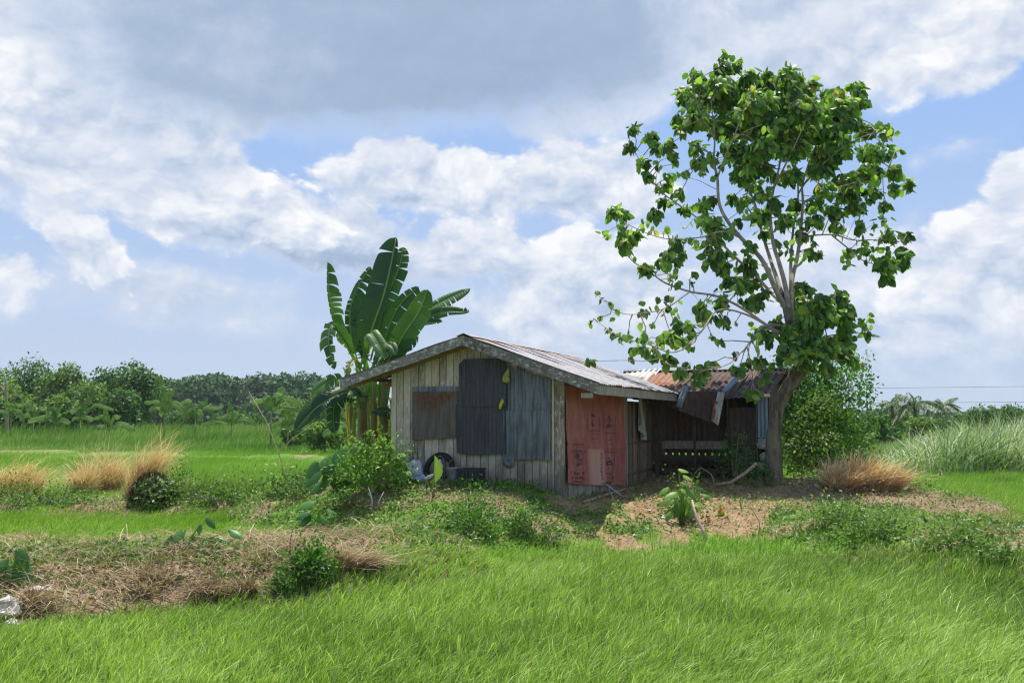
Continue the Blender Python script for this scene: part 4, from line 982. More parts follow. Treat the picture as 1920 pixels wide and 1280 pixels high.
# sheets that have slipped and hang below the eave
low = [(1180, 748), (1215, 752), (1235, 757), (1262, 765), (1290, 776), (1320, 787), (1343, 798), (1351, 788), (1357, 752)]
lx = [p[0] for p in low]; ly = [p[1] for p in low]
m_ = 120; pt = []
for i_ in range(m_):
    px_ = 1186 + (1357 - 1186) * i_ / (m_ - 1); yt = 733; yb = np.interp(px_, lx, ly); row = []
    for t in np.linspace(0, 1, 8):
        py_ = yt + (yb - yt) * t; v_ = VE - .02 - .18 * t; u_, z_ = hitv(px_, py_, v_)
        row.append(H(u_, v_ + .02 * cos(u_ * 2 * pi / .15) - .03 * (vn(px_ * .06, t * 2, 5) - .5), z_))
    pt.append(row)
mb = MB(); mb.grid(np.array(pt), .5, rust=0); settag(mb.build('hanging_sheet', 'shed_roof_tin', shed, True), 'slipped dark sheet hanging below the eave')
def pxstrip(quad, v0, v1, mat, name, lab, n=10, wv=.012):
    (ax_, ay_), (bx_, by_), (cx_, cy_), (dx_, dy_) = quad; g_ = []     # a-b top edge, d-c bottom edge
    for s in np.linspace(0, 1, 13):
        row = []
        for t in np.linspace(0, 1, n):
            px_ = (ax_ + (bx_ - ax_) * s) * (1 - t) + (dx_ + (cx_ - dx_) * s) * t; py_ = (ay_ + (by_ - ay_) * s) * (1 - t) + (dy_ + (cy_ - dy_) * s) * t
            v_ = v0 + (v1 - v0) * t + wv * cos(s * 4 * pi) + .02 * sin(t * 7); u_, z_ = hitv(px_, py_, v_); row.append(H(u_, v_, z_))
        g_.append(row)
    mb = MB(); mb.grid(np.array(g_), .5, rust=0); return settag(mb.build(name, mat, shed, True), lab)
pxstrip(((1281, 722), (1292, 723), (1278, 764), (1266, 762)), 7.05, 6.92, 'light_blue_tin', 'loose_strip', 'blue painted strip over the roof edge')
pxstrip(((1376, 707), (1388, 709), (1362, 734), (1353, 732)), 7.9, 7.08, 'light_blue_tin', 'loose_strip', 'pale blue bent strip on the roof')
pxstrip(((1346, 734), (1359, 735), (1347, 798), (1334, 788)), 7.0, 6.88, 'pale_tin', 'loose_strip', 'pale hanging strip')
pxstrip(((1340, 752), (1347, 752), (1339, 788), (1333, 784)), 6.95, 6.84, 'orange_tin', 'loose_strip', 'orange hanging strip')
pxstrip(((1172, 738), (1212, 736), (1202, 748), (1172, 747)), 7.6, 7.1, 'light_blue_tin', 'loose_strip', 'pale sheet end under the hut eave')
mb = MB(); mb.tube([at(x_, y_, 25.0) for x_, y_ in ((1233, 716), (1240, 719), (1250, 717), (1258, 722), (1268, 720), (1276, 728), (1279, 731), (1274, 734))], .012, 6)
single('rope', mb, 'rope_orange', at(1250, 722, 25.0), 'loose orange rope lying over the edge of the rusty shed roof', 'rope', None, True)
def srect(px0, py0, px1, py1, v, th, mat, name, lab=None, var=.5, wave=None):
    (uA, zA), (uB, zB) = hitv(px0, py0, v), hitv(px1, py1, v); mb = MB()
    if wave:
        Pt, _, _ = corr(H(uA, v, zA), H(uB, v, zA) - H(uA, v, zA), Z * (zB - zA), wave, .014, Nf, 5, dent=.03, seed=int(px0)); mb.grid(Pt, var, rust=0)
        mb.grid(Pt[::-1] - Nf * .01, var, rust=0)
    else: mb.box(H(uB, v, zB), U * (uA - uB), Vv * th, Z * (zA - zB), var)
    o = mb.build(name, mat, shed, bool(wave)); return settag(o, lab)
G0 = 918
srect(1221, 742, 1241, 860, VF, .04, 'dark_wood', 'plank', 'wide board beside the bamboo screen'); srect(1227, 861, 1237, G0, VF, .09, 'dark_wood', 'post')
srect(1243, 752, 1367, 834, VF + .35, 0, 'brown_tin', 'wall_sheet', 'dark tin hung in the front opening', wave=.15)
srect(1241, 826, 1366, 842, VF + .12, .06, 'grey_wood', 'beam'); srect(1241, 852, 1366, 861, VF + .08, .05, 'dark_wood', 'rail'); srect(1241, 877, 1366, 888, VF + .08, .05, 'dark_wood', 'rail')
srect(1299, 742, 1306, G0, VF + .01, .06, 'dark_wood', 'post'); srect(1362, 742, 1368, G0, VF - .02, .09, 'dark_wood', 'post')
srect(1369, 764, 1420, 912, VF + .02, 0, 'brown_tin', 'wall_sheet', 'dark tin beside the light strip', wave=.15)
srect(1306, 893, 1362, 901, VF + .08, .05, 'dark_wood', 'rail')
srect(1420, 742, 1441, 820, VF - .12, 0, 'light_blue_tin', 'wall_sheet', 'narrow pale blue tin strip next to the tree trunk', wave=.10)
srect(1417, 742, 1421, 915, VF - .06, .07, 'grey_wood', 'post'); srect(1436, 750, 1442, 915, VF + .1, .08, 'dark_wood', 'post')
uS = hitv(1441, 800, VF)[0]
mb = MB(); v_ = VF + .2
zt_ = lambda v: (zE + (zRr - zE) * (v - VE) / (VR - VE) if v < VR else zRr + (2.75 - zRr) * (v - VR) / 1.9) - .03
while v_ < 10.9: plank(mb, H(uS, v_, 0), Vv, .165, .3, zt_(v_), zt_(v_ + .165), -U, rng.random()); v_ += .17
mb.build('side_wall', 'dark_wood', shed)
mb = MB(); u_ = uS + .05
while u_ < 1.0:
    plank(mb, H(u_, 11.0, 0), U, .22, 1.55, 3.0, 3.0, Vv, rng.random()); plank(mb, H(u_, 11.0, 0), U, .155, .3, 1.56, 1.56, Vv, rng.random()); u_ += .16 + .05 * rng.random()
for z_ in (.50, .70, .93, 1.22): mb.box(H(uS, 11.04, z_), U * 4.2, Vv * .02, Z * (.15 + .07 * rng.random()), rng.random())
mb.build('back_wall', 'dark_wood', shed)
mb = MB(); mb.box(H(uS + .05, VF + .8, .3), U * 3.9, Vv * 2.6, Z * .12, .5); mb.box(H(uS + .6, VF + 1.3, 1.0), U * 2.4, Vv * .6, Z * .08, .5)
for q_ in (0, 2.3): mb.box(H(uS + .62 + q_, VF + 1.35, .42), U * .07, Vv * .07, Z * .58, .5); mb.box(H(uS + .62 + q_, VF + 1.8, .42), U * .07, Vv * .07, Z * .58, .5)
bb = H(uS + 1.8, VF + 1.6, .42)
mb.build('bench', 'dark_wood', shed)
for (px_, py_, rx_, rz_, sd_, lb) in ((1430, 842, .13, .13, 1, 'pale rough stone wedged under the blue tin strip'), (1433, 864, .12, .10, 2, 'second grey stone below the one under the blue tin'), (1430, 884, .14, .11, 3, 'lower grey stone at the foot of the blue tin strip')):
    u_, z_ = hitv(px_, py_, VF - .1); mb = MB(); lump(mb, H(u_, VF - .1, z_), rx_, .09, rz_, .6, .3, sd_, .1)
    single('stone_block', mb, 'stone_grey', H(u_, VF - .1, z_), lb, 'stone', 'stones stacked beside the shed wall', False)
# ------------------------------------------------------------------ plants near the hut
rng = np.random.default_rng(31)
def fixvar(n, c=.45, s=.2): return np.clip(c + rng.normal(size=n) * s, 0, 1)
def bush(px, py, wpx, hpx, n, leaf, label, mat='bush_leaf', name='bush', cat='bush', Y=None, stems=8, up=.2, depth=None, base=None, group=None, clump=7, elong=.5, smat='twig_bark'):
    """bush seen at pixel base (px,py), wpx x hpx photo pixels; clumped leaves on real stems"""
    b = on(px, py) if base is None else np.asarray(base, float)
    k = b[1] / FPX; w = wpx * k; h = hpx * k; d = depth or w * .8
    t = thing(name, b, label, cat, group)
    nc = max(10, n // 22); c_ = rdir(rng, nc, .15) * (rng.random((nc, 1)) ** .45)
    c_ = c_ * (w * .5, d * .5, h * .5) + b + (0, 0, h * .5)
    c_[:, 0] += (rng.random(nc) - .5) * w * .25; c_[:, 2] = b[2] + (c_[:, 2] - b[2]) * (.55 + .75 * rng.random(nc)); sprig = rng.random(nc) < .2; c_[sprig, 2] += h * .18
    tops = c_[rng.integers(0, nc, n)]; cr = min(w, h) / clump
    Pn = tops + rng.normal(size=(n, 3)) * cr * (.6 + .9 * rng.random((n, 1))); Pn[:, 2] = np.maximum(Pn[:, 2], gz(Pn[:, 0], Pn[:, 1]) + .01) if b[1] < 60 else Pn[:, 2]
    cv = rng.random(nc)
    nb = NB(); L_ = leaf * (.6 + .8 * rng.random(n))
    nb.add(quads_leaf(Pn, rdir(rng, n, up) + norm(Pn - b - (0, 0, h * .3)) * .6, rdir(rng, n, 1.0), L_, L_ * elong, fixvar(n)))
    nb.build('foliage', mat, t)
    mb = MB(); idx_ = rng.integers(0, nc, stems)
    for i_ in idx_:
        e = c_[i_]; m1 = b + (e - b) * (.5, .5, .45) + rng.normal(size=3) * .03 * w
        mb.tube([b + rng.normal(size=3) * (.04, .04, 0) * w - (0, 0, .03), m1, e], [.012 * w + .004, .008 * w + .003, .002 * w + .002], 5)
    mb.build('stems', smat, t)
    return t
def big_leaf_plant(px, py, leaves, label, mat='taro_leaf', name='taro_plant', cat='plant', wid=.75, group=None, Y=None, sc=1.0):
    """leaves: (tip px offset x, y up) list with size in px: each a stalk with a heart-shaped blade"""
    b = on(px, py); k = b[1] / FPX; t = thing(name, b, label, cat, group)
    leaves = list(leaves) + [(a * .8 + rng.normal() * 5, b_ * .75 + rng.normal() * 4, c_ * .72, d_ * 1.2, e_ + rng.normal() * .8) for a, b_, c_, d_, e_ in leaves]
    for (ox, oy, L_, droop, az) in leaves:
        e = b + (ox * k, -rng.random() * .25 + .1, oy * k); mid = b + (e - b) * (.45, .45, .6)
        mb = MB(); mb.tube([b + rng.normal(size=3) * (.02, .02, 0), mid, e], [.012, .009, .006], 6); mb.build('stalk', 'shrub_light', t, True)
        d = np.array([[cos(az), -.45 * rng.random() - .1, -droop]]); N0 = np.array([[-.3 * cos(az), -.5, .9]])
        V, F, A = heart_leaves(e[None], d, N0, np.array([L_ * k * sc]), np.array([.35 + .5 * rng.random()]), wid, .30, .16)
        mesh_obj('leaf_blade', V, F, A, mat, t, True)
    return t
# shrub left of the hut
bush(700, 922, 130, 80, 2600, .085, 'dense leafy shrub with fine light leaves at the left corner of the hut', 'shrub_light', 'shrub', 'shrub', elong=.38, stems=14, clump=6)
big_leaf_plant(632, 922, [(-30, 40, 42, .7, 3.4), (-12, 65, 46, .9, 3.6), (8, 78, 44, .7, 2.0), (22, 60, 48, 1.2, 0.6), (-20, 20, 40, .5, 3.0), (12, 30, 44, 1.0, .2), (30, 88, 46, .5, .8), (-4, 50, 40, 1.4, 5.0), (45, 70, 44, .8, .4), (-38, 55, 36, 1.2, 3.2)], 'broad-leaved taro clump beside the shrub at the left of the hut', wid=.7)
# feathery branches above the shrub
for (px_, py_, L_, n_) in ((685, 822, 65, 14), (735, 870, 60, 12), (700, 850, 70, 14)): pass
t = thing('papaya_sapling', on(715, 918), 'feathery light green sapling rising between the banana stems and the hut corner', 'sapling')
b = on(715, 918); k = b[1] / FPX; nb = NB(); mb = MB()
for (ex, ey) in ((-55, 100), (-20, 108), (5, 92), (35, 66), (42, 50), (-30, 75), (20, 80), (-60, 85), (48, 35)):
    e = b + (ex * k, -.15, ey * k); s_ = b + (0, 0, .25); pts = [b, s_ + (e - s_) * (.3, .3, .6), s_ + (e - s_) * (.7, .7, .95), e]
    mb.tube(pts, [.012, .009, .006, .003], 5)
    n_ = 46; tt = .35 + .65 * rng.random(n_); P_ = np.array([pts[1] + (e - pts[1]) * q_ for q_ in tt]) + rng.normal(size=(n_, 3)) * .02
    sgn = np.where(rng.random(n_) < .5, 1, -1); D_ = np.tile(norm(e - pts[1]), (n_, 1)) * .5 + np.stack([sgn * .3, -sgn * .6, -.25 + .0 * sgn], -1)
    nb.add(quads_leaf(P_, D_, np.tile((0, 0, 1.0), (n_, 1)), .12 + .06 * rng.random(n_), .035 + .01 * rng.random(n_), fixvar(n_, .7, .15)))
nb.build('foliage', 'shrub_light', t); mb.build('stem', 'twig_bark', t, True)
# mound bushes
bush(888, 1012, 92, 70, 1700, .055, 'round bright green weedy bush on the slope below the black crate', clump=6)
bush(985, 1005, 75, 52, 1000, .05, 'lower weedy bush on the slope below the blue grey tin sheets', clump=6)
bush(1030, 1022, 60, 30, 500, .05, 'small patch of weeds at the foot of the mound near the hut corner', clump=6)
bush(583, 1092, 84, 62, 1300, .065, 'bright green bush at the dike foot in front of the straw', clump=6)
bush(532, 1115, 34, 38, 420, .05, 'small dark bush half hidden in the rice below the straw bank', clump=6)
bush(1285, 968, 84, 56, 950, .065, 'leafy weeds around the tall broad-leaved plant before the shed', clump=6)
bush(1382, 905, 72, 76, 900, .07, 'shady bush growing against the dark shed front', clump=5)
bush(1425, 912, 36, 44, 380, .06, 'small sunlit bush at the foot of the tree trunk', clump=5)
bush(1096, 1002, 30, 22, 220, .05, 'tuft of broad weeds in the shade at the hut corner', clump=5)
bush(330, 1012 - 70, 60, 66, 900, .06, 'creeper bush covering the back of the dark dead grass stump', clump=5)
for (px_, py_, w_, h_, n_, lb) in ((420, 945, 150, 46, 1500, 'spreading creeper with dark leaves right of the dead grass stump'), (560, 935, 90, 40, 700, 'low creeper below the tall dry stalk'), (110, 945, 120, 34, 800, 'low creeper between the two left dead grass clumps'), (30, 948, 90, 44, 600, 'dark weeds at the foot of the leftmost dead grass clump'),
                                   (640, 1010 - 55, 60, 30, 350, 'sparse weeds on the bare soil left of the mound'), (1560, 985, 130, 40, 1000, 'weedy patch on the right dike below the dead grass'), (1650, 1010, 120, 36, 900, 'wide weedy patch halfway along the right dike'), (1800, 1030, 150, 40, 1100, 'weedy patch near the right end of the dike'), (1880, 1060, 80, 40, 600, 'weedy patch at the right edge of the dike foot'), (1760, 893, 150, 34, 900, 'green mound of weeds beside the far dry grass strip')):
    bush(px_, py_, w_, h_, n_, .065, lb, 'weed_leaf', 'weed_patch', 'weeds', clump=4, stems=5, depth=.9)
# broad-leaved plants
big_leaf_plant(345, 1040, [(-38, 8, 34, .9, 3.3), (-22, 34, 40, 1.3, 3.6), (-5, 45, 38, .5, 2.2), (10, 30, 44, 1.6, 5.2), (28, 28, 36, 1.3, .4), (40, 68, 26, .8, .5), (50, 30, 42, 1.1, .6), (-30, 20, 36, 1.4, 4), (85, 46, 32, .3, .3), (-10, 22, 40, 1.2, 4.4), (62, 16, 30, 1.0, .2), (8, 12, 34, 1.0, 5.5)], 'spreading dark taro plant on top of the left straw dike', wid=.62)
big_leaf_plant(603, 990, [(-14, 50, 38, .2, 2.9), (10, 34, 34, .5, .3), (-22, 26, 30, .7, 3.4), (22, 22, 34, .9, .3), (0, 16, 30, .9, 4.6), (-18, 8, 26, .8, 3.4), (18, 6, 26, .7, .2)], 'dark taro plant between the left dike and the mound', wid=.6)
big_leaf_plant(22, 1090, [(14, 58, 40, 1.3, .5), (-10, 42, 40, .9, 3.2), (2, 30, 38, 1.1, 4.4), (-18, 22, 36, 1.1, 3.6), (20, 34, 36, 1.2, .2), (30, 14, 26, .8, .2), (-4, 10, 34, .9, 5.2)], 'dark taro plant at the left edge of the front dike', wid=.7)
big_leaf_plant(1280, 985, [(-8, 105, 30, .1, .0), (4, 92, 30, .3, .3), (-12, 62, 40, .2, 3.0), (-20, 50, 42, .4, 3.2), (12, 66, 36, .8, .6), (-26, 70, 34, .5, 3.1), (8, 48, 44, 1.0, .5), (36, 58, 28, .1, .2), (-6, 40, 40, 1.0, 4.2), (16, 28, 34, 1.0, .2), (-22, 26, 34, 1.0, 3.4), (24, 42, 30, .4, .6)], 'tall light green broad-leaved plant on the soil before the shed', 'broad_leaf', 'broadleaf_plant', wid=.66, sc=.66)
# the young upright leaf in front of the wall
b = on(812, 934); k = b[1] / FPX; t = thing('banana_sucker', b, 'young banana shoot with one upright folded leaf before the plank wall', 'banana plant')
mb = MB(); mb.tube([b - (0, 0, .05), b + (.01, 0, 22 * k), b + (.02, 0, 52 * k)], [.030, .02, .008], 8); mb.build('stem', 'banana_stem', t, True)
V, F, A = heart_leaves((b + (.015, -.02, 34 * k))[None], np.array([[.03, -.05, 1.0]]), np.array([[-.35, -1.0, .1]]), np.array([46 * k]), np.array([.95]), .42, -.02, .5); mesh_obj('leaf_blade', V, F, A, 'shrub_light', t, True)
V, F, A = heart_leaves((b + (.0, -.03, 46 * k))[None], np.array([[-.8, -.2, -.2]]), np.array([[0, -.6, .8]]), np.array([20 * k]), np.array([.6]), .5, .3, .3); mesh_obj('leaf_blade', V, F, A, 'cloth_pale', t, True)
mb = MB(); b2 = on(801, 930); mb.tube([b2 - (0, 0, .05), b2 + (.0, 0, 14 * k), b2 + (-.02, 0, 30 * k)], [.028, .024, .018], 7); single('charred_stump', mb, 'dark_wood', b2, 'short dark stump beside the young banana shoot', 'stump', None, True)

# ------------------------------------------------------------------ clumps of dead grass, each one thing
def deadclump(px, py, wpx, hpx, n, lean, label, group='clumps of dead grass', seed=0, spread=.6, wd=.010, mat='dead_grass'):
    b = on(px, py); k = b[1] / FPX; w = wpx * k; h = hpx * k; r2_ = np.random.default_rng(100 + seed)
    t = thing('dead_grass_clump', b, label, 'dead grass', group)
    nt_ = max(4, int(w / .12)); tf = r2_.integers(0, nt_, n); tx_ = r2_.normal(size=nt_) * w * .15; ty_ = r2_.normal(size=nt_) * w * .16; th_ = .55 + .65 * r2_.random(nt_); tl_ = r2_.normal(size=(nt_, 2)) * .22
    bx = b[0] + tx_[tf] + r2_.normal(size=n) * .05; by = b[1] + ty_[tf] + r2_.normal(size=n) * .05
    hh = 1.22 * h * th_[tf] * (.25 + .80 * r2_.random(n)) * (1 - .5 * np.abs((bx - b[0]) / w))
    le = r2_.normal(size=(n, 2)) * spread * (.4 + .9 * r2_.random((n, 1))); le = le * .8 + tl_[tf]; le[:, 0] += lean + (bx - b[0]) / w * .6
    V = blades(np.stack([bx, by, gz(bx, by) - .02], -1), hh, wd * (.8 + 1.2 * r2_.random(n)), le, 5, r2_, .26, .1 + .8 * r2_.random(n), .75, .055)
    mesh_obj('dead_blades', V[0], V[1], V[2], mat, t)
    m = n // 3; bx = b[0] + np.clip(r2_.normal(size=m), -1.6, 1.6) * w * .22; by = b[1] + np.clip(r2_.normal(size=m), -1.6, 1.6) * w * .15 - .05
    V = blades(np.stack([bx, by, gz(bx, by)], -1), h * (.15 + .3 * r2_.random(m)), wd * .9, r2_.normal(size=(m, 2)) * .9, 4, r2_, .4, r2_.random(m) * .8)
    mesh_obj('fallen_straw', V[0], V[1], V[2], 'straw', t); return t
deadclump(25, 935, 100, 75, 1500, .75, 'dead orange grass clump bent right at the left edge of the picture', seed=1)
deadclump(155, 930, 52, 64, 1500, .15, 'upright tan dead grass clump with ragged top, left of the large leaning one', seed=2)
deadclump(203, 925, 46, 84, 1400, .30, 'orange dead grass clump bending right between the ragged tan clump and the dark stump', seed=3)
deadclump(258, 940, 42, 100, 2300, .5, 'tallest dead grass clump sweeping right over the dark stump', seed=4, spread=.2)
b = on(285, 948); t = thing('grass_stump', b, 'dark matted stump of old grass and creepers under the tallest dead grass clump', 'stump')
n_ = 2600; r2_ = np.random.default_rng(4); dd = rdir(r2_, n_, .1); dd[:, 2] = np.abs(dd[:, 2]); P_ = b + dd * (.46, .42, .60) * (.8 + .3 * r2_.random((n_, 1))); P_[:, 2] += .12
V = blades(P_, -(.18 + .25 * r2_.random(n_)), .014 + .01 * r2_.random(n_), r2_.normal(size=(n_, 2)) * .3, 3, r2_, .2, r2_.random(n_) * .5); mesh_obj('matted_blades', V[0], V[1], V[2], 'mat_straw', t)
n_ = 1500; dd = rdir(r2_, n_, .2); dd[:, 2] = np.abs(dd[:, 2]); dd[:, 0] += .12; P_ = b + dd * (.54, .46, .66) * (.92 + .12 * r2_.random((n_, 1))); nb = NB(); nb.add(quads_leaf(P_, rdir(r2_, n_, -.2), dd + rdir(r2_, n_) * .4, .07 + .05 * r2_.random(n_), .05 + .03 * r2_.random(n_), fixvar(n_, .4))); nb.build('creeper', 'weed_leaf', t)
deadclump(335, 935, 70, 48, 900, .5, 'low brown dead grass clump right of the dark stump', seed=5, mat='straw')
deadclump(1616, 917, 150, 60, 5200, .5, 'big rounded orange dead grass clump at the edge of the right paddy', seed=6, spread=.7, wd=.016)
deadclump(1565, 918, 70, 42, 1300, .35, 'smaller dead grass clump in front of the big rounded one', seed=7, wd=.014)
deadclump(1510, 868, 60, 28, 700, .3, 'thin pale dead grass clump behind the tree trunk', seed=8, wd=.014, mat='straw')
deadclump(1840, 878, 150, 36, 1500, .3, 'long strip of dead grass before the reed bed', seed=9, wd=.02)
deadclump(400, 1108, 110, 40, 1500, -.1, 'flattened straw heap on the face of the left dike', seed=10, mat='straw', spread=1.2)
deadclump(640, 1058, 120, 44, 1700, .6, 'straw heap drooping right at the end of the left dike', seed=11, mat='straw', spread=1.1)
deadclump(270, 1105, 70, 40, 700, -.4, 'ragged straw tuft on the left dike below the taro', seed=12, mat='straw', spread=.9)
deadclump(65, 1145, 90, 48, 900, .5, 'brown straw tuft drooping over the white rocks', seed=13, mat='straw', spread=.8)
# green grass tufts behind the left stump
for (px_, py_, w_, h_, n_, lb) in ((385, 935, 70, 62, 900, 'tall blue-green grass tuft right of the dark stump'), (425, 935, 60, 56, 800, 'second blue-green grass tuft, shorter and further right'), (470, 922, 34, 40, 260, 'thin green grass tuft left of the tall dry stalk'), (1880, 905, 60, 30, 300, 'grass tuft by the right edge of the paddy')):
    b = on(px_, py_); k = b[1] / FPX; t = np.random.default_rng(px_)
    bx = b[0] + np.clip(t.normal(size=n_), -1.8, 1.8) * w_ * k * .25; by = b[1] + np.clip(t.normal(size=n_), -1.8, 1.8) * .18
    V = blades(np.stack([bx, by, gz(bx, by)], -1), h_ * k * (.4 + .7 * t.random(n_)), .014, t.normal(size=(n_, 2)) * .2 + (.42, 0), 4, t, .3, t.random(n_) * .7)
    o = mesh_obj('grass_tuft', V[0] - b.astype(float), V[1], V[2], 'rice'); o.location = tuple(b); settag(o, lb, 'grass tuft', 'green grass tufts')
# tall dry stalk
b = on(540, 925); k = b[1] / FPX
mb = MB(); mb.tube([b, b + (-.15, 0, 60 * k), b + (-.45, 0, 130 * k), b + (-.85, 0, 190 * k)], [.016, .013, .010, .004], 6); mb.tube([b + (-.2, 0, 75 * k), b + (.05, 0, 100 * k), b + (.5, 0, 130 * k)], [.009, .006, .003], 5)
mb.tube([b + (.1, 0, 0), b + (.1, 0, 40 * k), b + (.3, 0, 85 * k)], [.01, .007, .003], 5); mb.tube([b + (.3, 0, 0), b + (.45, 0, 50 * k), b + (.65, 0, 80 * k)], [.008, .006, .003], 5)
t = thing('dry_stalk', b, 'tall thin dry weed stalk with side branches standing left of the banana', 'stalk'); mb.build('stem', 'dead_branch', t, True)
n_ = 260; P_ = b + rng.normal(size=(n_, 3)) * (.4, .25, .12) + (.1, 0, .28); nb = NB(); nb.add(quads_leaf(P_, rdir(rng, n_, .2), rdir(rng, n_, 1), .10 + .06 * rng.random(n_), .06 + .02 * rng.random(n_), fixvar(n_))); nb.build('foliage', 'weed_leaf', t)
# sticks
def stickthing(pts, r, lab, name='stick', mat='dead_branch', cat='stick', grp='loose sticks'):
    mb = MB(); mb.tube(pts, r, 7, .5); return single(name, mb, mat, pts[0], lab, cat, grp, True)
b = on(1322, 1016); k = b[1] / FPX
stickthing([b, b + (-.02, .1, 22 * k), b + (-.12, .2, 45 * k), b + (-.16, .3, 75 * k)], [.028, .03, .024, .018], 'crooked pale branch standing upright in the weeds before the shed')
b = on(1345, 912); k = b[1] / FPX
stickthing([b + (-.1, 0, .04), b + (.30, -.1, 8 * k), b + (.62, -.2, 26 * k), b + (.88, -.3, 44 * k)], [.035, .035, .04, .045], 'thick pale branch leaning up to the right before the shed')
b = on(1342, 914); k = b[1] / FPX
stickthing([b, b + (-.1, 0, 25 * k), b + (-.35, 0, 38 * k), b + (-.6, 0, 18 * k)], [.012, .010, .008, .005], 'thin bent twig left of the thick pale branch')
b = on(1424, 1000); k = b[1] / FPX; stickthing([b, b + (.0, 0, 22 * k), b + (-.10, 0, 42 * k), b + (-.22, 0, 60 * k)], [.010, .009, .008, .004], 'slender curved twig on the slope right of the weeds')
b = on(700, 960); k = b[1] / FPX
for (dx_, hh_, lb) in ((-4, 46, 'pale forked stake standing on the mound edge'), (8, 38, 'shorter pale stake crossing the forked one')):
    stickthing([b + (dx_ * k, 0, -.03), b + ((dx_ + 2) * k, 0, 20 * k), b + ((dx_ * 2.4) * k, 0, hh_ * k)], [.020, .016, .007], lb, 'stake', 'pvc')
b = on(779, 1000); k = b[1] / FPX
for i_, (dx_, lb) in enumerate(((-8, 'dry stick lowest on the grassy mound face'), (4, 'dry stick leaning right on the grassy mound face'))):
    stickthing([b + (dx_ * k * .3, 0, 0), b + (dx_ * k, -.05, 22 * k), b + (dx_ * 1.6 * k, -.1, 40 * k)], [.010, .009, .004], lb)
b = on(205, 1050); k = b[1] / FPX
stickthing([b, b + (.12, 0, 6 * k), b + (.25, 0, -2 * k + .08), b + (-.1, 0, 12 * k)], [.010, .009, .008, .005], 'dark crooked twig lying on the left dike', mat='dark_wood')
b = on(545, 1040); k = b[1] / FPX; stickthing([b, b + (-.01, 0, 24 * k), b + (.02, 0, 48 * k)], [.008, .007, .004], 'thin dark upright twig on the straw dike', mat='dark_wood')
# fallen trunk piece right of the tree
b = on(1505, 893); k = b[1] / FPX; stickthing([b + (-.35, 0, .05), b, b + (.3, 0, 10 * k), b + (.45, -.05, 20 * k)], [.05, .055, .045, .03], 'short mossy broken limb on the ground right of the trunk', 'broken_limb', 'bark', 'branch')
# rocks and litter
for (px_, py_, r_, s_, lb) in ((14, 1152, .17, 1, 'large white stone at the left edge of the front field'), (22, 1178, .10, 2, 'smaller white stone in front of the large one'), (62, 1122, .13, 3, 'pale stone half covered by straw on the left dike'), (92, 1104, .07, 4, 'small pale stone further up the left dike')):
    b = on(px_, py_); mb = MB(); lump(mb, b - (0, 0, .03), r_, r_ * .8, r_ * .6, .75, .5, s_, .2, ax=(np.array((1., 0, 0)), np.array((0, 1., 0)))); single('rock', mb, 'rock_white', b, lb, 'stone', 'pale stones on the left dike', False)
for (px_, py_, r_, mat, s_, lb) in ((1244, 971, .075, 'litter_white', 1, 'white scrap on the orange soil, the widest one'), (1218, 957, .045, 'litter_white', 2, 'small white scrap higher on the orange soil'), (1211, 994, .06, 'litter_white', 3, 'white scrap lower on the orange soil'), (1196, 992, .035, 'litter_white', 4, 'tiny white scrap left of the lower one'),
                                 (1317, 986, .045, 'litter_white', 5, 'white scrap beside the crooked branch'), (1352, 966, .075, 'orange_litter', 6, 'orange scrap of plastic in the weeds'), (1329, 979, .045, 'orange_litter', 7, 'small orange scrap by the crooked branch'), (1213, 981, .07, 'black_rubber', 8, 'black scrap on the orange soil'), (1190, 1004, .05, 'litter_white', 9, 'pale scrap near the field edge')):
    b = on(px_, py_); mb = MB(); lump(mb, b - (0, 0, .004), r_, r_ * .7, r_ * (.9 if 'orange' in mat else .35), .9, .7, s_, .4, ax=(np.array((1., 0, 0)), np.array((0, 1., 0))), nn=(14, 9)); single('litter', mb, mat, b, lb, 'litter', 'scraps on the soil', False)

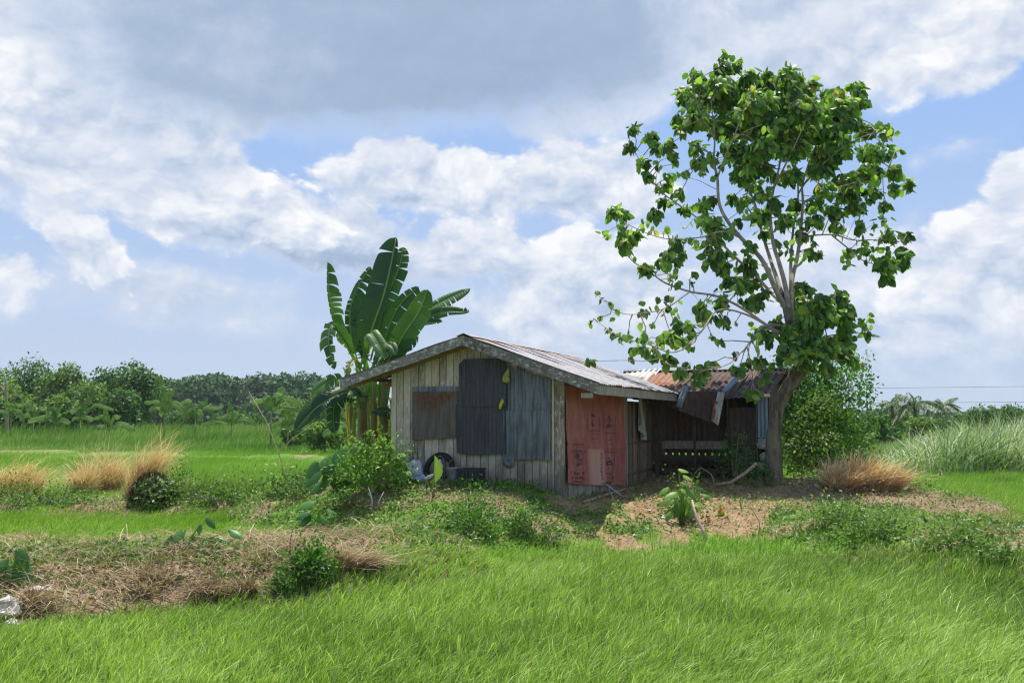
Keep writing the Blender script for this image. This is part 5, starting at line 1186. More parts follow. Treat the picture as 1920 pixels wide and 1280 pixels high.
# ------------------------------------------------------------------ banana plants
def banana_leaf(pts, w, parent, tear=.3, fold=.35, sides=(1, 1), var=.4, rag=0.0, rngl=rng, facing=(0, -1, .3), nseg=46, name='leaf', mat='banana_leaf', brown=0.0):
    """pts: control points of the midrib from stalk to tip; w half width; torn strips along the veins"""
    pts = np.asarray(pts, float); tt = np.linspace(0, 1, nseg); n = len(pts); cp = np.vstack([2 * pts[0] - pts[1], pts, 2 * pts[-1] - pts[-2]])
    C_ = []
    for t in tt:
        s = t * (n - 1); i = min(int(s), n - 2); f = s - i; p0, p1, p2, p3 = cp[i:i + 4]
        C_.append(.5 * ((2 * p1) + (-p0 + p2) * f + (2 * p0 - 5 * p1 + 4 * p2 - p3) * f * f + (-p0 + 3 * p1 - 3 * p2 + p3) * f ** 3))
    C_ = np.array(C_); T_ = norm(np.gradient(C_, axis=0)); F_ = norm(np.asarray(facing, float)); S_ = norm(np.cross(T_, F_)); N_ = norm(np.cross(S_, T_))
    st = .14; mb = MB()
    for sd, on_ in ((1, sides[0]), (-1, sides[1])):
        if not on_: continue
        i = int(st * nseg)
        while i < nseg - 1:
            run = int(rngl.integers(2, 5)) if rngl.random() < tear else int(rngl.integers(6, 14)); j = min(nseg - 1, i + run)
            shrink = 1 - rag * rngl.random() * .6; dr_ = (rngl.random() - .3) * tear * .9; sk = (rngl.random() - .4) * tear * .25; g_ = []
            for q_ in range(i, j + 1):
                t = (tt[q_] - st) / (1 - st); prof = min(1, (t * 5 + .02) ** .55) * (1 - max(0, (t - .62) / .38) ** 2.4) ** .6 if t < 1 else .03
                prof = max(prof, .03); L_ = w * on_ * prof * shrink; e = []
                edgepinch = .05 * w if tear > .15 and q_ in (i, j) else 0
                for u_ in (0, .2, .5, .8, 1.0):
                    back = .22 * L_ * u_                      # veins sweep towards the tip
                    p = C_[q_] + S_[q_] * sd * L_ * u_ * cos(fold) + N_[q_] * (L_ * u_ * sin(fold) * (1 - .8 * u_) + .0) - Z * (dr_ * L_ * u_ ** 2 + .10 * L_ * u_ ** 2) + T_[q_] * (back * .5 + sk * L_ * u_) * (1)
                    if edgepinch: p = p + T_[q_] * (edgepinch * u_ * (1 if q_ == i else -1))
                    e.append(p)
                g_.append(e)
            g_ = np.array(g_); m_ = g_.shape[0]
            al = np.repeat(tt[i:j + 1], 5); md = np.tile([1, .55, 0, 0, 0], m_)
            vb = np.clip(var + (rngl.random() - .5) * .25 + np.tile([0, 0, .02, .05, .14 + brown], m_) , 0, 1)
            mb.grid(g_ if sd > 0 else g_[:, ::-1], vb if sd > 0 else vb.reshape(m_, 5)[:, ::-1].ravel(), along=al, mid=md if sd > 0 else md.reshape(m_, 5)[:, ::-1].ravel()); i = j
    lf = mb.build(name, mat, parent, True)
    m2 = MB(); rr_ = np.linspace(1, .12, nseg) * .05 * w + .006; m2.tube(C_[::3] - N_[::3] * .004, (rr_[::3]) * 1.2, 6, .9); m2.build('midrib', 'shrub_light', lf, True)
    return lf
YB = 22.6
def bz(X, Y, dy=0.0): return at(520 + X / 4.0, 400 + Y / 4.0, YB + dy)
ban = thing('banana_plant', at(690, 850, YB) * (1, 1, 0) + (0, 0, .12), 'large banana plant with torn upright leaves rising behind the left side of the hut', 'banana plant')
W4 = YB / FPX / 4
LV = [
    ([(650, 1180, -.3), (590, 1100, -.6), (540, 1140, -.8), (520, 1240, -.9), (515, 1330, -.9)], 60, .9, .7, (1, .6), (0, -1, .1), .8, 1.0),
    ([(680, 1190, .5), (640, 1000, .6), (610, 860, .7), (630, 720, .8), (690, 600, .9)], 90, .4, .3, (1, 1), (0, -1, .2), .2, .30),
    ([(700, 1200, -.2), (740, 1080, -.5), (790, 990, -.8), (850, 990, -1.0), (890, 1060, -1.1)], 70, .3, .5, (1, 1), (0, -.8, .6), .3, .25),
    ([(720, 1200, .2), (830, 1080, -.1), (930, 1000, -.3), (1010, 960, -.4), (1060, 930, -.5)], 85, .25, .4, (1, 1), (0, -.8, .5), .2, .15),   # control points in the banana crop, half width px, tear, fold, sides(left of stalk->tip), facing, ragged, var, dy
    ([(640, 1130, 0), (700, 900, -.1), (790, 640, -.1), (850, 400, .1), (893, 175, .3)], 165, .10, .10, (.28, 1.0), (0, -1, .1), 0, .20),
    ([(700, 1100, .5), (780, 780, .6), (850, 560, .7), (915, 400, .8), (945, 250, .9)], 95, .55, .1, (1, 1), (0, -1, .1), .3, .5),
    ([(620, 1170, .3), (560, 950, .4), (545, 740, .5), (600, 560, .6), (700, 395, .7)], 110, .6, .2, (1, .45), (0, -1, .1), .35, .45),
    ([(610, 1160, -.1), (500, 960, -.2), (425, 800, -.3), (385, 600, -.4), (376, 362, -.4)], 115, .9, .1, (1, .12), (0, -1, .15), .35, .58),
    ([(600, 1140, -.2), (520, 960, -.6), (420, 830, -.8), (385, 950, -1.0), (430, 1170, -1.1)], 85, .9, .5, (1, .7), (0, -1, .1), .7, .60),
    ([(700, 1180, .2), (800, 950, .1), (860, 790, 0), (940, 660, -.1), (1060, 548, -.2)], 130, .1, .15, (.9, .5), (0, -1, .2), 0, .25),
    ([(760, 1200, .1), (860, 1060, -.3), (960, 890, -.5), (1060, 740, -.6), (1130, 570, -.7)], 105, .12, .15, (1, 1), (0, -1, .2), 0, .42),
    ([(720, 1180, .3), (900, 960, .5), (1080, 760, .7), (1240, 660, .8), (1450, 562, .9)], 95, .15, .45, (1, .9), (0, -.8, .6), .1, .55),
    ([(720, 1180, .4), (920, 900, .3), (1100, 800, .2), (1260, 738, .1), (1440, 740, 0)], 125, .25, .6, (.45, 1.1), (0, -.9, .5), .25, .35),
    ([(700, 1180, .2), (840, 960, .9), (960, 860, 1.2), (1060, 830, 1.4), (1240, 810, 1.5)], 110, .3, .6, (.3, 1.2), (0, -.9, .5), .2, .3),
    ([(640, 1200, -.2), (680, 1000, -.5), (700, 900, -.8), (770, 1000, -1.0), (800, 1090, -1.1)], 95, .3, .6, (1, 1), (0, -.7, .7), .3, .65),
    ([(620, 1180, .6), (660, 980, .8), (720, 840, 1.0), (800, 720, 1.1), (850, 690, 1.2)], 100, .2, .3, (1, 1), (0, -1, .3), .1, .35),
]
for (P_, hw_, tear, fold, sides, facing, rag, var) in LV:
    hw_ *= .88; tear = min(.9, tear + .14); rag += .1
    banana_leaf([bz(x_, y_, d_) for x_, y_, d_ in P_], hw_ * W4, ban, tear, fold, sides, var, rag, facing=facing, brown=.0 if var < .58 else .12)
def bz2(X, Y, dy=0.0): return at(250 + X / 3.84, 660 + Y / 3.84, YB + dy)
W3 = YB / FPX / 3.84
banana_leaf([bz2(1640, 400, -.1), bz2(1600, 290, -.5), bz2(1480, 310, -.9), bz2(1320, 400, -1.2), bz2(1165, 565, -1.4)], 88 * W3, ban, .05, .5, (1.1, .6), .16, 0, facing=(0, -.8, .5))
banana_leaf([bz2(1640, 380, 0), bz2(1590, 240, -.3), bz2(1480, 195, -.6), bz2(1370, 235, -.7), bz2(1285, 310, -.8)], 75 * W3, ban, .8, .5, (1, .8), .72, .4, facing=(0, -.8, .5), brown=.1)
banana_leaf([bz2(1620, 400, -.2), bz2(1540, 330, -.4), bz2(1460, 360, -.6), bz2(1440, 460, -.7), bz2(1450, 580, -.8)], 58 * W3, ban, .6, .4, (1, 1), .5, .3, facing=(0, -1, .2))
banana_leaf([bz2(1700, 420, .1), bz2(1760, 420, -.1), bz2(1840, 430, -.1), bz2(1900, 480, -.1), bz2(1930, 560, 0)], 50 * W3, ban, .2, .5, (1, 1), .2, .2, facing=(0, -.8, .5))
for (a0, a1, a2, a3, dd_, hw_) in ((1660, 1640, 1600, 1590, -.3, 34), (1745, 1760, 1775, 1770, .5, 30), (1830, 1850, 1865, 1850, -.1, 30), (1610, 1570, 1545, 1550, .5, 28), (1700, 1700, 1690, 1700, .1, 26)):
    banana_leaf([bz2(a0, 350, dd_), bz2(a1, 330, dd_ - .2), bz2(a2, 420, dd_ - .3), bz2(a3, 560, dd_ - .3), bz2(a3 + 10, 680, dd_ - .25)], hw_ * W3, ban, .9, .9, (1, .8), 1.0, .7, facing=(0, -1, .2), brown=.1)
for (x0, x1, r_, dy, lab, kk) in ((1650, 1650, .135, 0, 'green leafy stem in front', 1), (1745, 1730, .10, .8, None, 1), (1835, 1800, .11, .2, None, 0), (1600, 1560, .085, .9, None, 1)):
    b0 = bz2(x0, 720, dy); b0[2] = .05; t0_ = bz2(x1, 330, dy); m1 = b0 * .5 + t0_ * .5
    mb = MB(); mb.tube([b0, b0 * .7 + t0_ * .3, m1 + (.02, 0, 0), b0 * .2 + t0_ * .8, t0_, t0_ + (.0, 0, .5)], np.array([1.25, 1.1, 1, .85, .7, .3]) * r_, 10, .5, wob=.12, rng=rng)
    s_ = mb.build('trunk', 'banana_stem', ban, True)
    for (dx_, dz_) in ((-.45, .7), (.4, .8), (.1, 1.0), (-.2, 1.0)):
        if r_ < .1: continue
        m3 = MB(); m3.tube([t0_ - (0, 0, .5), t0_ + (dx_ * .3, 0, dz_ * .35), t0_ + (dx_, 0, dz_)], [.055, .045, .02], 6, .8); m3.build('leaf_stalk', 'shrub_light', ban, True)
# ------------------------------------------------------------------ the big tree beside the shed
rng = np.random.default_rng(77)
YT = float(H(-3.35, 6.6, 0)[1])
def back_(py): return 2.5 * min(1.0, max(0.0, (700 - py) / 330.0))       # the crown leans back over the shed
def za_(X, Y, d=0.0): return at(1100 + X / 3.0, 80 + Y / 3.0, YT + d + back_(80 + Y / 3.0))
def zb_(X, Y, d=0.0): return at(1100 + X / 3.0, 480 + Y / 3.0, YT + d + back_(480 + Y / 3.0))
def smooth(pts, k=6):
    pts = np.asarray(pts, float); cp = np.vstack([2 * pts[0] - pts[1], pts, 2 * pts[-1] - pts[-2]]); out = []
    for i in range(len(pts) - 1):
        p0, p1, p2, p3 = cp[i:i + 4]
        for f in np.linspace(0, 1, k, endpoint=False): out.append(.5 * ((2 * p1) + (-p0 + p2) * f + (2 * p0 - 5 * p1 + 4 * p2 - p3) * f * f + (-p0 + 3 * p1 - 3 * p2 + p3) * f ** 3))
    out.append(pts[-1]); return np.array(out)
tb = zb_(1050, 1290); tb[2] = float(gz(tb[0], tb[1])) - .1
tree = thing('shade_tree', tb + (0, 0, .1), 'tall leaning tree with large drooping leaves and a forked pale trunk beside the shed', 'tree')
S3 = YT / FPX / 3
trunk = [tb, zb_(1045, 1100), zb_(1058, 950), zb_(1080, 840), zb_(1130, 740), zb_(1190, 655), zb_(1212, 590), zb_(1195, 510), zb_(1160, 420), zb_(1135, 320), zb_(1112, 215)]
tr = np.array([50, 41, 37, 37, 39, 43, 40, 37, 33, 29, 24]) * S3
mb = MB(); sp_ = smooth(trunk); rr_ = np.interp(np.linspace(0, 1, len(sp_)), np.linspace(0, 1, len(tr)), tr)
mb.tube(sp_, rr_, 14, .5, wob=.10, rng=rng); mb.build('trunk', 'bark', tree, True)
BR = [
    ([zb_(1120, 300), zb_(1060, 180, -.3), zb_(985, 20, -.6), za_(870, 1100, -.8), za_(790, 1000, -1.0), za_(745, 900, -1.1), za_(735, 760, -1.2), za_(715, 660, -1.2), za_(720, 540, -1.2), za_(700, 330, -1.2)], 19),
    ([zb_(1115, 260), zb_(1060, 100, .4), za_(1040, 1240, .6), za_(990, 1080, .8), za_(950, 920, .9), za_(900, 780, 1.0), za_(860, 560, 1.2), za_(780, 200, 1.0)], 17),
    ([zb_(1140, 350), zb_(1120, 180, -.2), zb_(1080, 30, -.4), za_(1050, 1130, -.5), za_(1032, 960, -.6), za_(1052, 820, -.7), za_(1090, 640, -.8), za_(1080, 300, -.8)], 19),
    ([zb_(1150, 360, .2), zb_(1148, 130, .6), za_(1150, 1200, .8), za_(1162, 1050, 1.0), za_(1190, 850, 1.2), za_(1170, 600, 1.3), za_(1200, 350, 1.3)], 14),
    ([zb_(1150, 330), zb_(1155, 140, .1), zb_(1182, 20, .2), za_(1202, 1080, .2), za_(1216, 900, .2), za_(1218, 780, .1), za_(1300, 560, 0), za_(1420, 380, 0)], 17),
    ([za_(1215, 900, .2), za_(1350, 830, .4), za_(1500, 790, .5), za_(1700, 700, .5)], 7),
    ([za_(1218, 800, .1), za_(1400, 620, -.6), za_(1580, 520, -.9), za_(1660, 540, -.9)], 7),
    ([zb_(1150, 480), zb_(1080, 430, -.4), zb_(1000, 380, -.6), zb_(870, 290, -.9), zb_(730, 225, -1.0), zb_(580, 200, -1.1), zb_(440, 150, -1.2), zb_(370, 100, -1.2), zb_(250, 20, -1.2), za_(200, 1130, -1.2), za_(160, 980, -1.2)], 11),
    ([zb_(1115, 260), zb_(1060, 230, .3), zb_(960, 120, .6), zb_(860, 30, .8), za_(760, 1130, 1.0), za_(640, 1000, 1.2), za_(500, 900, 1.3), za_(400, 820, 1.3), za_(330, 700, 1.3), za_(270, 620, 1.3)], 12),
    ([zb_(1080, 430, -.4), zb_(900, 330, -1.2), zb_(740, 305, -1.5), zb_(640, 430, -1.8), zb_(500, 540, -2.0), zb_(330, 490, -2.1), zb_(200, 460, -2.2), zb_(60, 370, -2.2)], 7),
    ([zb_(580, 202, -1.1), zb_(540, 230, -1.3), zb_(450, 290, -1.5), zb_(300, 325, -1.6), zb_(180, 315, -1.7), zb_(60, 220, -1.8)], 4),
    ([zb_(1100, 390, -.3), zb_(1000, 390, -.8), zb_(930, 470, -1.2), zb_(870, 540, -1.4), zb_(790, 610, -1.5), zb_(640, 640, -1.6), zb_(480, 620, -1.6)], 6),
    ([zb_(1200, 560), zb_(1350, 600, -.3), zb_(1450, 585, -.4), zb_(1590, 620, -.5)], 4),
    ([zb_(1190, 500), zb_(1350, 450, .3), zb_(1500, 433, .4), zb_(1590, 428, .4)], 5),
    ([za_(1200, 1090, .2), za_(1380, 1080, .5), za_(1500, 1110, .6), za_(1640, 1108, .6), za_(1780, 1120, .6)], 6),
    ([za_(1380, 1085, .5), za_(1500, 1180, .5), zb_(1560, 30, .5), zb_(1610, 45, .5), zb_(1680, 110, .5)], 5),
    ([za_(870, 1100, -.8), za_(760, 1060, -1.4), za_(640, 1095, -1.7), za_(430, 1100, -1.9), za_(230, 1020, -2.0), za_(180, 960, -2.0)], 5),
    ([zb_(1190, 560), zb_(1250, 400, -.6), zb_(1320, 280, -.9), zb_(1380, 240, -.9)], 9),
    ([zb_(1195, 520), zb_(1230, 330, .6), zb_(1210, 210, .9)], 8),
    ([za_(735, 760, -1.2), za_(780, 640, -1.6), za_(860, 450, -1.9), za_(930, 250, -1.9)], 7),
    ([za_(1052, 820, -.7), za_(1150, 620, -1.5), za_(1250, 400, -1.8), za_(1300, 250, -1.8)], 7),
    ([za_(1190, 850, 1.2), za_(1320, 650, 1.8), za_(1480, 450, 2.0), za_(1540, 280, 1.8)], 7),
    ([za_(720, 540, -1.2), za_(640, 400, -1.4), za_(600, 220, -1.2)], 5),
    ([zb_(340, 480, -2.0), zb_(420, 560, -2.0), zb_(330, 588, -2.0), zb_(230, 586, -2.0), zb_(60, 590, -2.0)], 3),
]
allb = []
for pts, r0 in BR:
    s_ = smooth(pts, 6); L_ = len(s_); mb = MB(); rad = np.linspace(r0 * .9, max(1.3, r0 * .16), L_) * S3; mb.tube(s_, rad, 8, .5); mb.build('branch', 'twig_bark', tree, True); allb.append(s_)
AB = np.concatenate(allb)
BA = [(980,700,60,40),(1060,760,50,35),(820,860,40,40),(900,880,40,30),(1000,960,40,35),(1170,900,40,50),(1090,1000,35,40),(860,1000,30,30),(1240,1010,30,40),(930,1130,35,30),(1060,1130,30,25),(1290,900,40,40),  # upper crop blobs X,Y,rx,ry
    (765,80,45,40),(770,140,60,60),(620,200,55,55),(760,210,100,80),(850,130,40,50),(900,190,60,60),(1030,210,80,60),(1150,220,90,70),(1250,240,60,60),(1400,290,70,50),(1450,310,90,60),(1530,280,35,60),(1500,250,50,40),(1350,290,50,40),(1550,330,30,50),(1000,180,50,30),
    (560,290,60,70),(650,320,100,90),(800,330,130,100),(950,330,120,100),(1100,340,130,100),(1250,350,110,90),(1400,390,100,80),(1500,350,50,60),
    (520,430,40,45),(530,510,40,40),(620,560,45,45),(640,440,90,70),(780,460,120,80),(930,480,120,80),(1090,470,120,90),(1230,500,110,80),(1380,500,100,70),
    (1500,470,70,50),(1580,500,60,50),(1680,530,45,60),(1765,610,16,30),(860,580,90,50),(1000,600,100,60),(1150,600,110,70),(1300,610,110,70),(1450,610,110,70),(1590,620,90,60),(1700,640,50,50),
    (890,680,80,50),(870,740,80,40),(1160,740,70,50),(1330,720,80,50),(1450,740,90,60),(1600,740,100,60),(1720,730,60,50),(1820,790,45,45),(930,800,60,40),(1000,850,45,35),(1340,830,60,50),(1470,850,80,50),(1610,850,70,50),(1740,840,50,40),
    (1680,920,45,35),(1520,930,70,45),(1400,940,60,45),(1290,1000,40,45),(1420,1030,50,35),(1530,1040,40,45),(260,490,40,45),(250,580,45,45),(360,530,50,40),(370,590,45,50),(450,570,40,45),(490,640,32,40),(500,680,25,20),(300,680,50,35),(340,740,40,35),(640,660,50,45),(690,640,40,35),(640,730,35,18),
    (460,750,45,35),(550,730,25,25),(420,800,45,35),(520,830,40,35),(440,890,50,28),(380,960,40,45),(375,1050,14,25),(455,1060,10,18),(145,955,35,35),(210,960,30,45),(210,1060,40,35),(200,1130,40,40),(270,1100,35,35),
    (640,900,60,50),(700,870,45,35),(560,950,50,35),(690,980,60,50),(700,1050,60,45),(770,1080,50,35),(700,1120,60,45),(740,1180,70,50),(500,1130,35,40),(450,1190,45,35),(540,1190,35,25),(880,920,35,35),(940,970,50,45),(1080,900,50,45),(1120,980,45,50),(1000,1060,40,35),(1240,930,22,35),(1200,1100,40,35),(1280,1120,16,28),
    (1250,1180,30,35),(1300,1180,28,28),(1480,1170,35,28),(1540,1160,25,25),(1700,1085,55,35),(1790,1080,55,40),(1660,1215,50,35),(1780,1170,50,50)]
BB = [(1480,330,40,45),(1450,390,50,50),(1280,460,60,45),(1340,500,60,45),(1440,540,50,35),(1210,500,50,45),(1160,560,50,40),(1250,600,50,35),(1190,330,55,50),(1100,500,40,35),  # lower crop blobs
    (1700,40,80,50),(1780,30,35,55),(1680,115,45,40),(430,30,45,35),(500,30,25,25),(330,70,45,35),(480,105,25,12),(600,100,25,14),(600,160,15,16),(700,30,45,45),(780,60,55,45),(800,120,50,45),(860,170,55,45),(900,60,55,55),(920,150,55,35),(1000,200,35,35),(940,260,55,45),
    (1200,180,55,45),(1320,220,75,50),(1420,230,55,45),(1200,260,80,55),(1320,290,110,55),(1440,300,55,55),(1250,360,90,55),(1380,360,80,45),(640,290,45,35),(660,340,50,35),(740,260,45,35),(740,350,45,25),(780,390,14,25),(840,375,12,14),(710,450,20,20),(755,485,22,18),
    (500,390,40,35),(480,440,35,40),(530,470,35,25),(580,390,35,35),(580,510,25,18),(380,385,26,12),(415,460,25,25),(30,365,20,18),(75,350,9,7),(125,415,18,14),(140,440,20,18),(200,455,22,22),(235,435,14,14),(60,200,13,7),(80,245,13,8),(130,268,16,8),(170,300,18,14),(300,315,26,18),
    (280,520,26,22),(330,540,45,26),(380,570,26,18),(250,580,18,18),(380,520,26,18),(460,580,45,40),(520,650,26,35),(560,620,35,18),(640,640,55,35),(620,690,50,26),(700,610,45,20),(850,550,22,18),(860,620,45,35),(960,600,35,35),(900,600,26,26),(1010,650,26,35),(940,780,42,38),
    (980,430,45,45),(1030,470,35,35),(1070,400,50,45),(1130,420,50,50),(1180,480,50,45),(1080,560,35,35),(1060,590,30,26),(1200,560,50,45),(1290,530,65,45),(1400,470,70,45),(1380,530,65,35),(1470,470,35,45),(1500,580,45,35),(1560,600,18,18),(1585,440,28,32),(1230,430,55,45),(1330,620,45,26),(20,588,40,14)]
nb = NB(); twm = MB(); yel = NB()
blobs = [(za_, b_) for b_ in BA] + [(zb_, b_) for b_ in BB]
cx_, cy_ = za_(1100, 560)[0], za_(1100, 560)[2]
for fn, (X, Y, rx, ry) in blobs:
    p = fn(X, Y); rad = np.hypot((p[0] - cx_) / 3.3, (p[2] - cy_) / 3.0); dmax = 2.3 * math.sqrt(max(.08, 1 - min(rad, 1) ** 2)) if rad < 1 else .5
    bias = (1.5 if X > 1400 else 0) if fn is za_ else (.8 if X < 1100 and Y > 200 else 0)
    near = AB[np.argmin(((AB - p) * (1, .15, 1) ** np.array(2)) .__pow__(2).sum(1))]
    d = (rng.random() * 2 - 1) * dmax if rad < .95 else near[1] - p[1] + (rng.random() - .5) * .5
    layers = 2 if (rad < .8 and rx > 60) else 1
    if fn is zb_ and 1080 < X < 1300 and 380 < Y < 620: d = -.5 - .5 * rng.random() - bias
    X += rng.normal() * .15 * rx; Y += rng.normal() * .24 * ry
    for ly_ in range(layers):
        dd = d if ly_ == 0 else -d * .8 + .3
        dd += bias * min(1, rx / 40); c = fn(X, Y, dd); rX, rZ = rx * S3, ry * S3; n = max(3, int(rx * ry / 58))
        q = rdir(rng, n) * (rng.random((n, 1)) ** .4) * (rX, max(rX, rZ) * .8, rZ) + c
        # leaves hang from short twigs: pointing out and down
        out = norm(q - c) * .55 + rng.normal(size=(n, 3)) * .35 + (0, 0, -.75) + (.18, 0, 0)
        N_ = rdir(rng, n, .25) + norm(q - c) * .9 + (0, -.15, .45)
        sz = .195 * (.50 + .85 * rng.random(n)) * (.75 if min(rx, ry) < 22 else 1)
        vv = np.clip(.48 + rng.normal(size=n) * .30, 0, .93); yl = rng.random(n) < .012; vv[yl] = 1.0
        nb.add(heart_leaves(q - out * .02, out, N_, sz, vv, .92, .30, .20))
        j = AB[np.argmin(((AB - c) ** 2).sum(1))]
        if np.linalg.norm(j - c) < 2.4:
            m1 = j * .5 + c * .5 + (0, 0, .10 * np.linalg.norm(j - c)) + rng.normal(size=3) * .05
            twm.tube([j, m1, c], [.016, .012, .007], 5)
            for _ in range(min(4, 1 + n // 6)):
                e = q[rng.integers(0, n)]; twm.tube([c * .6 + m1 * .4, c * .4 + e * .6 + (0, 0, .03), e], [.008, .006, .004], 4)
# loose sprays of leaves along the limbs
for q_ in range(230):
    s_ = allb[rng.integers(0, len(allb))]; p = s_[rng.integers(int(len(s_) * .3), int(len(s_) * .85))]
    if p[2] < tb[2] + 3.2: continue
    e = p + rng.normal(size=3) * (.32, .4, .22) + (0, 0, .08); n = int(rng.integers(2, 7)); twm.tube([p, p * .5 + e * .5 + (0, 0, .05), e], [.009, .007, .004], 4)
    q = e + rng.normal(size=(n, 3)) * .09; out = rng.normal(size=(n, 3)) * .5 + (0, 0, -.6)
    nb.add(heart_leaves(q, out, rdir(rng, n, .3) + (0, -.15, .4), .13 + .10 * rng.random(n), np.clip(.55 + rng.normal(size=n) * .28, 0, .93), .92, .30, .20))
nb.build('foliage', 'broad_leaf', tree); twm.build('twigs', 'twig_bark', tree, True)

# ------------------------------------------------------------------ generic trees
def treeobj(base, w, h, n, leaf, label, mat, cat='tree', name='broadleaf_tree', group=None, trunkh=.35, trad=None, seed=0, elong=.6, lumps=26, low=.0, depth=None, flat=1.0, smat='bark', core=.0):
    r_ = np.random.default_rng(500 + seed); b = np.asarray(base, float); t = thing(name, b, label, cat, group)
    trad = trad or .018 * h + .03; top = b + (0, 0, h * .72); mb = MB(); lean = r_.normal(size=2) * .04 * h
    mb.tube(smooth([b - (0, 0, .2), b + (lean[0] * .3, lean[1] * .3, h * .25), b + (lean[0], lean[1], h * .5), top + (lean[0], lean[1], 0)], 3), np.linspace(trad, trad * .3, 10), 8, .5)
    mb.build('trunk', smat, t, True)
    zlo = h * trunkh * (1 - low); hc = h - zlo; cc = b + (0, 0, zlo + hc * .5); D = (depth or w)
    lc = rdir(r_, lumps, .1) * (.35 + .65 * r_.random((lumps, 1)) ** .6) * (w * .40, D * .40, hc * .40) + cc
    lr = (.14 + .16 * r_.random(lumps)) * min(w, hc) * 1.05
    lc[:, 2] = np.clip(lc[:, 2], b[2] + zlo * .7, b[2] + h - lr * .6)
    wt = lr ** 2; idx_ = r_.choice(lumps, n, p=wt / wt.sum()); dd = rdir(r_, n, .25); P_ = lc[idx_] + dd * (lr[idx_] * (.75 + .35 * r_.random(n) ** 2 + .1 * r_.normal(size=n)))[:, None] * (1, 1, flat)
    L_ = leaf * (.6 + .8 * r_.random(n)); nb = NB()
    vv = np.clip(.40 + (r_.random(lumps)[idx_] - .5) * .35 + r_.normal(size=n) * .18, 0, 1)
    nb.add(quads_leaf(P_, rdir(r_, n, -.1) + dd * .5, dd + rdir(r_, n, .5) * .6, L_, L_ * elong, vv)); nb.build('crown', mat, t)
    m2 = MB()
    for i_ in r_.choice(lumps, min(lumps, 10), replace=False):
        s_ = b + (lean[0] * .6, lean[1] * .6, h * (.25 + .35 * r_.random())); m2.tube([s_, s_ * .45 + lc[i_] * .55 - (0, 0, .04 * h), lc[i_]], [trad * .5, trad * .32, trad * .12], 5)
    m2.build('limbs', smat, t, True); return t
def far(px, Y): p = at(px, 800, Y); return np.array((p[0], Y, float(gz(p[0], Y))))
def hpix(py, Y): return CAMZ + (at(960, py, Y)[2] - CAMZ)     # height of a pixel row at distance
# tree behind the trunk, right of the shed
b = far(1537, 31); treeobj(b, 3.4, hpix(668, 31) - b[2] + 1.0 - .6, 13000, .115, 'bushy bright green tree directly behind the leaning trunk', 'bush_leaf', seed=1, trunkh=.10, lumps=60, depth=3.6, elong=.7)
b = far(1548, 29.5); treeobj(b, 2.9, hpix(745, 29.5) - b[2], 7500, .10, 'light green small-leaved shrub below the bushy tree right of the trunk', 'tree_olive', 'shrub', 'tall_shrub', seed=2, trunkh=.05, lumps=26, depth=3, elong=.6)
b = far(1590, 36); treeobj(b, 2.2, hpix(790, 36) - b[2], 1500, .16, 'low dark bush at the right foot of the bushy tree', 'tree_near', 'bush', 'bush', seed=3, trunkh=.05, lumps=18)
b = on(1530, 868); k = b[1] / FPX; t = thing('seedling_palm', b, 'small pale stalk with narrow upright leaves before the bushy tree', 'plant'); mb = MB(); mb.tube([b, b + (0, 0, 30 * k)], [.05, .03], 6); mb.build('stem', 'dead_branch', t)
V = blades(np.tile(b + (0, 0, 28 * k), (14, 1)) + rng.normal(size=(14, 3)) * .02, np.full(14, 26 * k), np.full(14, .05), rng.normal(size=(14, 2)) * .5, 4, rng, .3, np.full(14, .9)); mesh_obj('fronds', V[0], V[1], V[2], 'tall_grass', t)
# left tree row: px, distance, top py, width px, material, label
LT = [(-30, 105, 690, 130, 'tree_olive', 'tree cut by the left edge with a bright yellow-green crown'), (60, 125, 684, 120, 'tree_near', 'tall loose tree second from the left edge'), (118, 118, 676, 90, 'tree_olive', 'thin-topped tree with bare pale twigs in the left group'),
      (165, 110, 716, 120, 'tree_olive', 'broad pale green tree in the middle of the left group'), (205, 122, 694, 90, 'tree_near', 'rounded tree between the pale broad one and the dark one'), (250, 112, 683, 96, 'tree_near', 'dark dense tree ending the left group, with a spiky top'),
      (228, 108, 735, 70, 'tree_near', 'lower dark tree in front of the dense one'), (20, 98, 740, 100, 'tree_olive', 'low leafy tree behind the left bananas'), (110, 100, 748, 80, 'tree_olive', 'low round tree among the left bananas')]
for i_, (px_, Y_, py_, w_, m_, lb) in enumerate(LT):
    b = far(px_, Y_); hh = hpix(py_, Y_) - b[2]; treeobj(b, w_ * Y_ / FPX, hh, 4200, .42, lb, m_, group='trees of the left tree line', seed=20 + i_, trunkh=.12, lumps=30, elong=.6)
for i_, (px_, py_, lb) in enumerate(((262, 682, 'spiky palm top standing above the dark dense tree'),)):
    pass
MT = [(350, 150, 768, 80, 'low round bush left of the thin bananas'), (430, 155, 772, 90, 'low bush between the bananas and the far wood'), (480, 140, 775, 60, 'small dark bush before the far wood'), (545, 95, 735, 66, 'light tree behind the yellowed banana'), (600, 90, 728, 70, 'light green tree left of the drooping banana leaf'), (655, 80, 745, 80, 'light bushy tree seen between banana and hut'), (610, 60, 792, 90, 'sunlit bush below the drooping banana leaf'), (690, 55, 790, 80, 'bush behind the banana stems'), (555, 70, 800, 60, 'small bush by the paddy corner behind the dry stalk')]
for i_, (px_, Y_, py_, w_, lb) in enumerate(MT):
    b = far(px_, Y_); hh = hpix(py_, Y_) - b[2]; treeobj(b, w_ * Y_ / FPX, hh, 2200, .20 if Y_ < 100 else .35, lb, 'tree_olive' if Y_ < 100 else 'tree_near', 'bush', 'bush', 'bushes behind the paddies', seed=50 + i_, trunkh=.06, lumps=22)
